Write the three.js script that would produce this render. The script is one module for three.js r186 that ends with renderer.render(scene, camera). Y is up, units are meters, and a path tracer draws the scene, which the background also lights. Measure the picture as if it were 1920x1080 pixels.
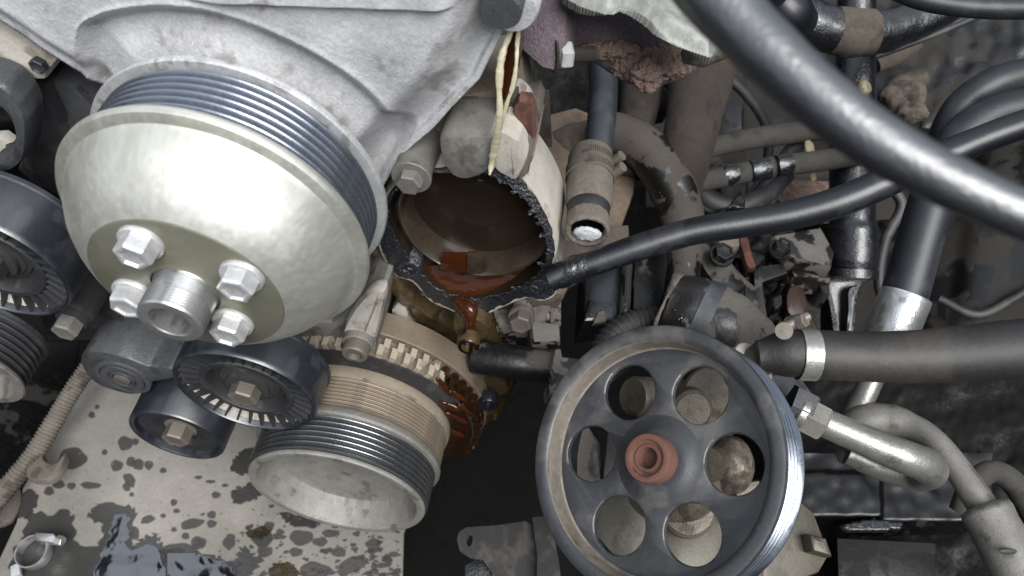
import * as THREE from 'three';
import { mergeGeometries, mergeVertices, toCreasedNormals } from 'three/addons/utils/BufferGeometryUtils.js';
import { ImprovedNoise } from 'three/addons/math/ImprovedNoise.js';

// ---------------------------------------------------------------- camera, sky, sun, exposure
const scene = new THREE.Scene();
const F = 1500, CAM = new THREE.Vector3(0, 1.3, 0.45);
const RX = new THREE.Vector3(1, 0, 0), UP = new THREE.Vector3(0, 0.617, -0.787).normalize(), BK = new THREE.Vector3().crossVectors(RX, UP);
const camera = new THREE.PerspectiveCamera(2 * Math.atan(540 / F) * 180 / Math.PI, 16 / 9, 0.01, 60);
camera.position.copy(CAM); camera.up.copy(UP); camera.lookAt(CAM.clone().sub(BK));
camera.focus = 0.46; camera.userData.fStop = 12;
scene.add(camera);

const sunDir = new THREE.Vector3(0.33, 0.77, 0.52).normalize();
{
  const w = 256, h = 128, d = new Float32Array(w * h * 4);
  for (let j = 0; j < h; j++) for (let i = 0; i < w; i++) {
    const el = ((j + 0.5) / h - 0.5) * Math.PI, s = Math.sin(el);
    const L = s > 0 ? 0.27 * (1 + 2 * s) : 0.03;
    const o = (j * w + i) * 4;
    d[o] = L * (s > 0 ? 0.90 : 1.05); d[o + 1] = L * (s > 0 ? 0.99 : 0.97); d[o + 2] = L * (s > 0 ? 1.13 : 0.88); d[o + 3] = 1;
  }
  const t = new THREE.DataTexture(d, w, h, THREE.RGBAFormat, THREE.FloatType);
  t.mapping = THREE.EquirectangularReflectionMapping; t.magFilter = THREE.LinearFilter; t.needsUpdate = true;
  scene.background = t; scene.environment = t;
}
const sun = new THREE.DirectionalLight(0xfffefc, 4.3);
sun.position.copy(CAM).addScaledVector(sunDir, 3); sun.target.position.set(0, 0.7, -0.1);
sun.castShadow = true; sun.shadow.radius = 76; sun.shadow.mapSize.set(2048, 2048);
Object.assign(sun.shadow.camera, { left: -1, right: 1, top: 1, bottom: -1, near: 0.1, far: 8 });
scene.add(sun, sun.target);
const renderer = new THREE.WebGLRenderer({ antialias: true });
renderer.setSize(1024, 576); renderer.shadowMap.enabled = true;
renderer.toneMapping = THREE.LinearToneMapping; renderer.toneMappingExposure = 1.5;

// ---------------------------------------------------------------- helpers
let seed = 7; const rnd = () => ((seed = (seed * 16807) % 2147483647) / 2147483647);
const V3 = (x, y, z) => new THREE.Vector3(x, y, z);
const c2w = (x, y, z) => V3(0, 0, 0).addScaledVector(RX, x).addScaledVector(UP, y).addScaledVector(BK, z);
const W = (px, py, d) => CAM.clone().add(c2w((px - 960) / F * d, -(py - 540) / F * d, -d));
const N = c2w(-0.1566, -0.777, 0.6096).normalize();            // engine axis, towards the front of the car
const NP = c2w(-0.576, 0.265, 0.774).normalize();              // axis of the steering pump pulley
const UPW = V3(0, 1, 0);
const noise3 = new ImprovedNoise();
const n3 = (p, f) => noise3.noise(p.x * f + 11.3, p.y * f + 4.7, p.z * f + 8.1);
const fbm3 = (p, f) => n3(p, f) + 0.5 * n3(p, f * 2.1) + 0.25 * n3(p, f * 4.3);
const sstep = (a, b, x) => { const t = Math.min(1, Math.max(0, (x - a) / (b - a))); return t * t * (3 - 2 * t); };
const counts = {};
const numbered = (n) => { const c = counts[n] = (counts[n] ?? -1) + 1; return c ? `${n}_${String(c).padStart(3, '0')}` : n; };
function thing(name, label, category, pos, group) {
  const g = new THREE.Group(); g.name = numbered(name); g.position.copy(pos); g.userData = { label, category };
  if (group) g.userData.group = group;
  scene.add(g); return g;
}
function part(parent, name, geo, material, label) {              // geometry comes in world coordinates
  const g = Array.isArray(geo) ? join(geo) : geo;
  const off = V3(0, 0, 0); for (let p = parent; p; p = p.parent) off.add(p.position);
  g.translate(-off.x, -off.y, -off.z);
  const m = new THREE.Mesh(g, material); m.name = name; m.castShadow = m.receiveShadow = true;
  if (label) m.userData.label = label;
  parent.add(m); return m;
}
function struct(name, geo, material, label) { const m = new THREE.Mesh(geo, material); m.name = name; m.castShadow = m.receiveShadow = true; m.userData = { kind: 'structure', label }; scene.add(m); return m; }
function join(list) {
  return mergeGeometries(list.map((g) => { const q = g.index ? g.toNonIndexed() : g; for (const k of Object.keys(q.attributes)) if (!['position', 'normal', 'uv'].includes(k)) q.deleteAttribute(k); return q; }));
}
function basis(n, hint = RX) {                                   // x, y, n right-handed
  const x = hint.clone().addScaledVector(n, -hint.dot(n)).normalize();
  return { n: n.clone(), x, y: V3(0, 0, 0).crossVectors(n, x) };
}
function plane(px, py, d, n, hint) { return { o: W(px, py, d), ...basis(n.clone().normalize(), hint) }; }
function hit(pl, px, py, t = 0) {                                // where the pixel's ray meets the plane (offset t along its normal)
  const r = W(px, py, 1).sub(CAM), o = pl.o.clone().addScaledVector(pl.n, t);
  return CAM.clone().addScaledVector(r, o.clone().sub(CAM).dot(pl.n) / r.dot(pl.n));
}
function on(pl, px, py, t = 0) { const p = hit(pl, px, py, t).sub(pl.o); return new THREE.Vector2(p.dot(pl.x), p.dot(pl.y)); }
function spl(pts, k = 6) {                                       // closed smooth outline through points
  const c = new THREE.CatmullRomCurve3(pts.map(([x, y]) => V3(x, y, 0)), true, 'centripetal');
  return c.getPoints(pts.length * k).slice(0, -1).map((p) => [p.x, p.y]);
}
function boxUV(g) {
  const q = g.index ? g.toNonIndexed() : g, p = q.attributes.position, uv = new Float32Array(p.count * 2);
  const a = V3(), b = V3(), c = V3();
  for (let i = 0; i < p.count; i += 3) {
    a.fromBufferAttribute(p, i); b.fromBufferAttribute(p, i + 1); c.fromBufferAttribute(p, i + 2);
    const n = b.clone().sub(a).cross(c.clone().sub(a)), ax = Math.abs(n.x), ay = Math.abs(n.y), az = Math.abs(n.z);
    [a, b, c].forEach((v, k) => {
      const [s, t] = ax > ay && ax > az ? [v.z, v.y] : ay > az ? [v.x, v.z] : [v.x, v.y];
      uv[(i + k) * 2] = s; uv[(i + k) * 2 + 1] = t;
    });
  }
  q.setAttribute('uv', new THREE.BufferAttribute(uv, 2)); return q;
}
function place(g, o, n, hint) { const b = basis(n, hint); return g.applyMatrix4(new THREE.Matrix4().makeBasis(b.x, b.n, b.y.clone().negate()).setPosition(o)); }   // local y goes along n
function plate(pl, pts, t0, t1, { bevel = 0.001, smooth = 0, holes = [], crease = 0.7, dirt = 0 } = {}) {
  if (smooth) pts = spl(pts, smooth);
  const mk = (list) => list.map(([x, y]) => on(pl, x, y, t1));
  const s = new THREE.Shape(mk(pts));
  for (const h of holes) s.holes.push(new THREE.Path(mk(smooth ? spl(h, smooth) : h)));
  const g = new THREE.ExtrudeGeometry(s, { depth: Math.max(1e-4, t1 - t0 - 2 * bevel), bevelEnabled: bevel > 0, bevelThickness: bevel, bevelSize: bevel, bevelOffset: -bevel, bevelSegments: 2, curveSegments: 8 });
  g.translate(0, 0, t0 + bevel);
  g.applyMatrix4(new THREE.Matrix4().makeBasis(pl.x, pl.y, pl.n).setPosition(pl.o));
  return boxUV(toCreasedNormals(g, crease));
}
// surface of revolution, profile [[r, t] ...] along +y with the outside to the right; creases kept
function lathe(prof, seg = 72, a0 = 0, a1 = Math.PI * 2, flat = false) {
  const RM = Math.max(...prof.map((p) => p[0]));
  const pos = [], nor = [], uv = [], idx = [];
  const dir = []; for (let i = 0; i < prof.length - 1; i++) { const dr = prof[i + 1][0] - prof[i][0], dt = prof[i + 1][1] - prof[i][1], l = Math.hypot(dr, dt) || 1; dir.push([dt / l, -dr / l]); }
  let v = 0;
  for (let i = 0; i < dir.length; i++) {
    const l = Math.hypot(prof[i + 1][0] - prof[i][0], prof[i + 1][1] - prof[i][1]);
    const nn = (a, b) => { if (!a || !b || a[0] * b[0] + a[1] * b[1] < 0.8) return null; const s = [a[0] + b[0], a[1] + b[1]], q = Math.hypot(...s); return [s[0] / q, s[1] / q]; };
    const na = nn(dir[i - 1], dir[i]) || dir[i], nb = nn(dir[i], dir[i + 1]) || dir[i], base = pos.length / 3;
    const planar = Math.abs(dir[i][1]) > 0.3;
    for (let j = 0; j <= seg; j++) {
      const a = a0 + (a1 - a0) * j / seg, s = Math.sin(a), c = Math.cos(a);
      for (const [p, n, q] of [[prof[i], na, v], [prof[i + 1], nb, v + l]]) { pos.push(p[0] * s, p[1], p[0] * c); nor.push(n[0] * s, n[1], n[0] * c); planar ? uv.push(p[0] * s, p[0] * c) : uv.push(a * RM, q); }
      if (j < seg) { const k = base + j * 2; idx.push(k, k + 2, k + 1, k + 1, k + 2, k + 3); }
    }
    v += l;
  }
  let g = new THREE.BufferGeometry();
  g.setAttribute('position', new THREE.Float32BufferAttribute(pos, 3)); g.setAttribute('normal', new THREE.Float32BufferAttribute(nor, 3)); g.setAttribute('uv', new THREE.Float32BufferAttribute(uv, 2)); g.setIndex(idx);
  g = g.toNonIndexed();
  const p = g.attributes.position, keep = { position: [], normal: [], uv: [] };          // drop the collapsed faces at the axis
  for (let i = 0; i < p.count; i += 3) {
    const A = V3().fromBufferAttribute(p, i), B = V3().fromBufferAttribute(p, i + 1), C = V3().fromBufferAttribute(p, i + 2);
    if (B.sub(A).cross(C.sub(A)).length() < 1e-13) continue;
    for (const k in keep) { const at = g.attributes[k]; for (let q = 0; q < 3; q++) for (let w = 0; w < at.itemSize; w++) keep[k].push(at.array[(i + q) * at.itemSize + w]); }
  }
  const out = new THREE.BufferGeometry();
  for (const k in keep) out.setAttribute(k, new THREE.Float32BufferAttribute(keep[k], k === 'uv' ? 2 : 3));
  if (flat) out.computeVertexNormals();
  return out;
}
// round bar through [px, py, depth, radius in px] points or world points {p, r}
function tube(pts, { seg = 20, step = 0.003, rad = null, cap = true, flat = 1, kind = 'centripetal' } = {}) {
  const P = pts.map((q) => (Array.isArray(q) ? { p: W(q[0], q[1], q[2]), r: q[3] * q[2] / F } : q));
  const c = new THREE.CatmullRomCurve3(P.map((q) => q.p), false, kind), L = c.getLength(), n = Math.max(6, Math.ceil(L / step));
  const rs = new THREE.CatmullRomCurve3(P.map((q, i) => V3(i, q.r, 0)), false, 'centripetal');
  const fr = c.computeFrenetFrames(n, false), pos = [], uv = [], idx = [];
  const lens = c.getLengths(400);
  const rAt = (u) => { const t = c.getUtoTmapping(u) * (P.length - 1), i = Math.min(P.length - 2, Math.floor(t)), f = t - i, s = f * f * (3 - 2 * f); return P[i].r * (1 - s) + P[i + 1].r * s; };
  for (let i = 0; i <= n; i++) {
    const u = i / n, p = c.getPointAt(u); let r = rAt(u); if (rad) r = rad(r, u * L, L);
    for (let j = 0; j <= seg; j++) {
      const a = j / seg * Math.PI * 2, q = p.clone().addScaledVector(fr.normals[i], Math.cos(a) * r).addScaledVector(fr.binormals[i], Math.sin(a) * r * flat);
      pos.push(q.x, q.y, q.z); uv.push(a * P[0].r, u * L);
      if (i < n && j < seg) { const k = i * (seg + 1) + j; idx.push(k, k + 1, k + seg + 1, k + 1, k + seg + 2, k + seg + 1); }
    }
  }
  let g = new THREE.BufferGeometry();
  g.setAttribute('position', new THREE.Float32BufferAttribute(pos, 3)); g.setAttribute('uv', new THREE.Float32BufferAttribute(uv, 2)); g.setIndex(idx);
  g.computeVertexNormals();
  const nr = g.attributes.normal;                                  // close the seam
  for (let i = 0; i <= n; i++) { const a = i * (seg + 1), b = a + seg, s = V3().fromBufferAttribute(nr, a).add(V3().fromBufferAttribute(nr, b)).normalize(); nr.setXYZ(a, s.x, s.y, s.z); nr.setXYZ(b, s.x, s.y, s.z); }
  const list = [g];
  if (cap) for (const e of [0, n]) {
    const tp = [], o = c.getPointAt(e / n), sgn = e ? 1 : -1;
    const f = new THREE.CircleGeometry(1, seg), at = f.attributes.position;
    let r = rAt(e / n); if (rad) r = rad(r, e / n * L, L);
    for (let i = 0; i < at.count; i++) { const q = o.clone().addScaledVector(fr.normals[e], at.getX(i) * r).addScaledVector(fr.binormals[e], at.getY(i) * r * flat * 1); at.setXYZ(i, q.x, q.y, q.z); }
    if (e === 0) { const ix = f.index.array; for (let i = 0; i < ix.length; i += 3) [ix[i + 1], ix[i + 2]] = [ix[i + 2], ix[i + 1]]; }
    f.computeVertexNormals(); const u = f.attributes.uv; for (let i = 0; i < u.count; i++) u.setXY(i, u.getX(i) * r * 2, u.getY(i) * r * 2);
    list.push(f);
  }
  return join(list);
}
function displace(g, fn, crease = 0) {
  let q = mergeVertices(((h) => { h.deleteAttribute('normal'); h.deleteAttribute('uv'); return h; })(g.clone()), 1e-5); q.computeVertexNormals();
  const p = q.attributes.position, n = q.attributes.normal, a = V3(), b = V3();
  for (let i = 0; i < p.count; i++) { a.fromBufferAttribute(p, i); b.fromBufferAttribute(n, i); a.addScaledVector(b, fn(a)); p.setXYZ(i, a.x, a.y, a.z); }
  q.computeVertexNormals(); return boxUV(q);
}
function blob(px, py, d, rx, ry, rz, amp, freq, det = 24) {         // lumpy ellipsoid, radii in px at that depth
  const s = d / F, g = new THREE.IcosahedronGeometry(1, det);
  g.applyMatrix4(new THREE.Matrix4().makeBasis(RX.clone().multiplyScalar(rx * s), UP.clone().multiplyScalar(ry * s), BK.clone().multiplyScalar(rz * s)).setPosition(W(px, py, d)));
  return displace(g, (p) => amp * fbm3(p, freq));
}
function sdPoly(pts, x, y) {                                        // inside positive, px
  let d = 1e9, s = -1;
  for (let i = 0, j = pts.length - 1; i < pts.length; j = i++) {
    const ax = pts[j][0], ay = pts[j][1], ex = pts[i][0] - ax, ey = pts[i][1] - ay, t = Math.min(1, Math.max(0, ((x - ax) * ex + (y - ay) * ey) / (ex * ex + ey * ey || 1)));
    d = Math.min(d, Math.hypot(x - ax - ex * t, y - ay - ey * t));
    if ((ay > y) !== (pts[i][1] > y) && x < (ex * (y - ay)) / (ey || 1e-9) + ax) s = -s;
  }
  return d * s;
}
function relief(pl, x0, y0, x1, y1, st, h, lo = -0.003) {                        // cast surface: heights along the plane's normal over a grid
  const nx = Math.round((x1 - x0) / st), ny = Math.round((y1 - y0) / st), pos = [], none = [];
  let idx = [];
  for (let j = 0; j <= ny; j++) for (let i = 0; i <= nx; i++) {
    const x = x0 + (x1 - x0) * i / nx, y = y0 + (y1 - y0) * j / ny, z = h(x, y), p = hit(pl, x, y).addScaledVector(pl.n, z ?? lo); pos.push(p.x, p.y, p.z); none.push(z === null);
    if (i < nx && j < ny) { const k = j * (nx + 1) + i; idx.push(k, k + nx + 1, k + 1, k + 1, k + nx + 1, k + nx + 2); }
  }
  idx = idx.filter((_, k) => { const q = k - k % 3; return !(none[idx[q]] && none[idx[q + 1]] && none[idx[q + 2]]); });
  const g = new THREE.BufferGeometry(); g.setAttribute('position', new THREE.Float32BufferAttribute(pos, 3)); g.setIndex(idx); g.computeVertexNormals();
  return boxUV(g);
}
const hexG = (R, h, rec = 0.15, a = 0) => lathe([[0, h - rec * R], [R * 0.62, h - rec * R * 0.6], [R * 0.72, h], [R * 0.9, h - 0.02 * R], [R, h - R * 0.14], [R, 0]].reverse(), 6, a, a + Math.PI * 2, true);
function bolt(parent, pos, axis, R, h, mt, { washer = 0, wh = 0.002, rec = 0.15, turn = 0, name = 'bolt', label, socket = false, shank = 0 } = {}) {
  const L = [];
  const head = socket ? lathe([[R, 0], [R, h * 0.88], [R * 0.9, h], [R * 0.62, h], [R * 0.58, h * 0.5], [0, h * 0.5]], 28) : hexG(R, h, rec, turn);
  head.translate(0, washer ? wh : 0, 0); L.push(place(head, pos, axis));
  if (washer) L.push(place(lathe([[washer, 0], [washer, wh * 0.7], [washer * 0.95, wh], [R * 0.5, wh + 0.0002]], 40), pos, axis));
  if (shank) L.push(place(lathe([[R * 0.75, -shank], [R * 0.75, 0]], 24), pos, axis));
  return part(parent, name, L, mt, label);
}
function ribs(ro, ri, t0, t1, n) {                                   // V grooves of a belt pulley, t rising
  const out = [], w = (t1 - t0) / n;
  for (let i = 0; i < n; i++) for (let k = 0; k < 12; k++) { const u = k / 12; out.push([ri + (ro - ri) * Math.pow(0.5 + 0.5 * Math.cos(u * Math.PI * 2), 0.75), t0 + (i + u) * w]); }
  out.push([ro, t1]); return out;
}

// ---------------------------------------------------------------- textures
const S = 512;
function field(per, oct, sd, gain = 0.55, ridge = false) {
  const o = new Float32Array(S * S); let amp = 1;
  for (let k = 0; k < oct; k++, amp *= gain, per *= 2) {
    const p = Math.min(per, S), l = new Float32Array(p * p); let s = sd * 7919 + k * 104729 + 17;
    for (let i = 0; i < l.length; i++) { s = (s * 48271) % 2147483647; l[i] = s / 2147483647; }
    for (let y = 0; y < S; y++) {
      const fy = y / S * p, y0 = Math.floor(fy), ty = (fy - y0) ** 2 * (3 - 2 * (fy - y0)), r0 = (y0 % p) * p, r1 = ((y0 + 1) % p) * p;
      for (let x = 0; x < S; x++) {
        const fx = x / S * p, x0 = Math.floor(fx), tx = (fx - x0) ** 2 * (3 - 2 * (fx - x0)), a = x0 % p, b = (x0 + 1) % p;
        let v = (l[r0 + a] * (1 - tx) + l[r0 + b] * tx) * (1 - ty) + (l[r1 + a] * (1 - tx) + l[r1 + b] * tx) * ty;
        if (ridge) v = 1 - Math.abs(2 * v - 1);
        o[y * S + x] += amp * v;
      }
    }
  }
  let lo = 1e9, hi = -1e9; for (const v of o) { if (v < lo) lo = v; if (v > hi) hi = v; }
  for (let i = 0; i < o.length; i++) o[i] = (o[i] - lo) / (hi - lo);
  return o;
}
const nA = field(4, 7, 1), nB = field(14, 5, 2), nC = field(90, 2, 3), nD = field(6, 5, 4, 0.6, true), nE = field(7, 6, 5, 0.5), nF = field(160, 1, 6);
function tex(fn, srgb = true) {
  const d = new Uint8Array(S * S * 4);
  for (let i = 0; i < S * S; i++) { const c = fn(nA[i], nB[i], nC[i], nD[i], nE[i], nF[i]); for (let k = 0; k < 3; k++) d[i * 4 + k] = Math.max(0, Math.min(255, Array.isArray(c) ? c[k] : c)); d[i * 4 + 3] = 255; }
  const t = new THREE.DataTexture(d, S, S); t.wrapS = t.wrapT = THREE.RepeatWrapping; t.magFilter = THREE.LinearFilter; t.minFilter = THREE.LinearMipmapLinearFilter; t.generateMipmaps = true;
  if (srgb) t.colorSpace = THREE.SRGBColorSpace; t.needsUpdate = true; return t;
}
const mixc = (a, b, t) => [0, 1, 2].map((k) => a[k] + (b[k] - a[k]) * Math.min(1, Math.max(0, t)));
const at = (t, tile) => { const c = t.clone(); c.repeat.set(1 / tile, 1 / tile); c.needsUpdate = true; return c; };
const TX = {
  cast: tex((a, b, c, d, e, f) => { let k = mixc([168, 168, 168], [212, 212, 211], a * 0.7 + b * 0.4 - 0.05); k = mixc(k, [120, 116, 110], sstep(0.62, 0.85, e) * 0.55); return mixc(k.map((v) => v + (c - 0.5) * 26), [246, 246, 244], sstep(0.92, 0.97, f) * sstep(0.4, 0.62, e)); }),
  castB: tex((a, b, c, d, e, f) => 110 + (c - 0.5) * 70 + (b - 0.5) * 60 + (f > 0.95 ? 70 : 0), false),
  dust: tex((a, b, c, d, e) => mixc(mixc([116, 110, 103], [150, 143, 135], a * 0.8 + (b - 0.5) * 0.6), [76, 69, 63], sstep(0.6, 0.8, e) * 0.7).map((v) => v + (c - 0.5) * 24)),
  dustLight: tex((a, b, c, d, e) => mixc(mixc([166, 159, 149], [190, 184, 174], a), [118, 109, 99], sstep(0.62, 0.85, e) * 0.8).map((v) => v + (c - 0.5) * 16)),
  rust: tex((a, b, c, d, e) => mixc(mixc([88, 77, 84], [112, 100, 106], a), [118, 96, 88], sstep(0.55, 0.75, b) * 0.4).map((v) => v + (c - 0.5) * 34)),
  mud: tex((a, b, c, d) => mixc([92, 74, 68], [164, 138, 122], d * 0.9 + (c - 0.5) * 0.6)),
  rough: tex((a, b, c) => 140 + (b - 0.5) * 110 + (c - 0.5) * 70, false),
  roughSoft: tex((a, b, c) => 150 + (b - 0.5) * 44 + (c - 0.5) * 30, false),
  grain: tex((a, b, c, d, e, f) => 128 + (c - 0.5) * 130 + (f - 0.5) * 60, false),
  ridge: tex((a, b, c, d) => d * 200 + c * 55, false),
  rubber: tex((a, b, c, d, e, f) => mixc(mixc([46, 47, 50], [58, 59, 61], a), [118, 113, 106], sstep(0.5, 0.8, e) * 0.5 + (f > 0.965 ? 0.5 : 0)).map((v) => v + (c - 0.5) * 12)),
  rubberWorn: tex((a, b, c, d, e, f) => mixc(mixc([34, 35, 38], [46, 47, 50], a), [112, 106, 98], sstep(0.6, 0.7, e * 0.8 + b * 0.2) * 0.5 + (f > 0.975 ? 0.5 : 0)).map((v) => v + (c - 0.5) * 10)),
  rubberClean: tex((a, b, c, d, e, f) => mixc(mixc([30, 31, 34], [42, 43, 46], a), [120, 118, 115], sstep(0.75, 0.9, e) * 0.25 + (f > 0.985 ? 0.5 : 0)).map((v) => v + (c - 0.5) * 8)),
  zinc: tex((a, b, c, d, e) => mixc(mixc([204, 204, 201], [226, 226, 223], a), [182, 182, 170], sstep(0.5, 0.82, e) * 0.5).map((v) => v + (c - 0.5) * 10)),
  bronze: tex((a, b, c, d, e) => mixc(mixc([144, 128, 106], [170, 154, 132], a), [98, 90, 80], sstep(0.6, 0.8, e) * 0.3).map((v) => v + (c - 0.5) * 20)),
  oily: tex((a, b, c, d, e) => mixc(mixc([86, 72, 52], [122, 104, 78], a), [40, 26, 16], sstep(0.48, 0.62, e)).map((v) => v + (c - 0.5) * 12)),
  oilyR: tex((a, b, c, d, e) => 60 + sstep(0.42, 0.62, a) * 70 - sstep(0.48, 0.62, e) * 40 + (c - 0.5) * 14, false),
};
const splat = (cut, dustC, oilC, w = 0.05) => tex((a, b, c, d, e) => { const m = sstep(cut - w, cut + w, e * 0.75 + b * 0.3); return mixc(mixc(dustC.map((v) => v * 0.82), dustC, a), oilC, m).map((v) => v + (c - 0.5) * 18 * (1 - m)); });
const splatR = (cut, w = 0.05) => tex((a, b, c, d, e) => { const m = sstep(cut - w, cut + w, e * 0.75 + b * 0.3); return 225 - m * 120 + (c - 0.5) * 30; }, false);
TX.spA = splat(0.60, [134, 127, 119], [32, 29, 27]); TX.spAR = splatR(0.60);
TX.spB = splat(0.46, [102, 97, 91], [24, 22, 21]); TX.spBR = splatR(0.46);
TX.spC = splat(0.36, [92, 86, 80], [20, 20, 21]); TX.spCR = splatR(0.36);
const M = (o) => { const { map, rmap, bump, bs = 0.0003, tile = 0.12, color = 0xffffff, k = 0.66, rough = 0.6, metal = 0, ...x } = o;
  const m = new THREE.MeshPhysicalMaterial({ color: new THREE.Color(color).multiplyScalar(k), roughness: rough, metalness: metal, side: THREE.DoubleSide, ...x });
  if (map) m.map = at(map, tile); if (rmap) m.roughnessMap = at(rmap, tile); if (bump) { m.bumpMap = at(bump, tile); m.bumpScale = bs; } return m; };
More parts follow.
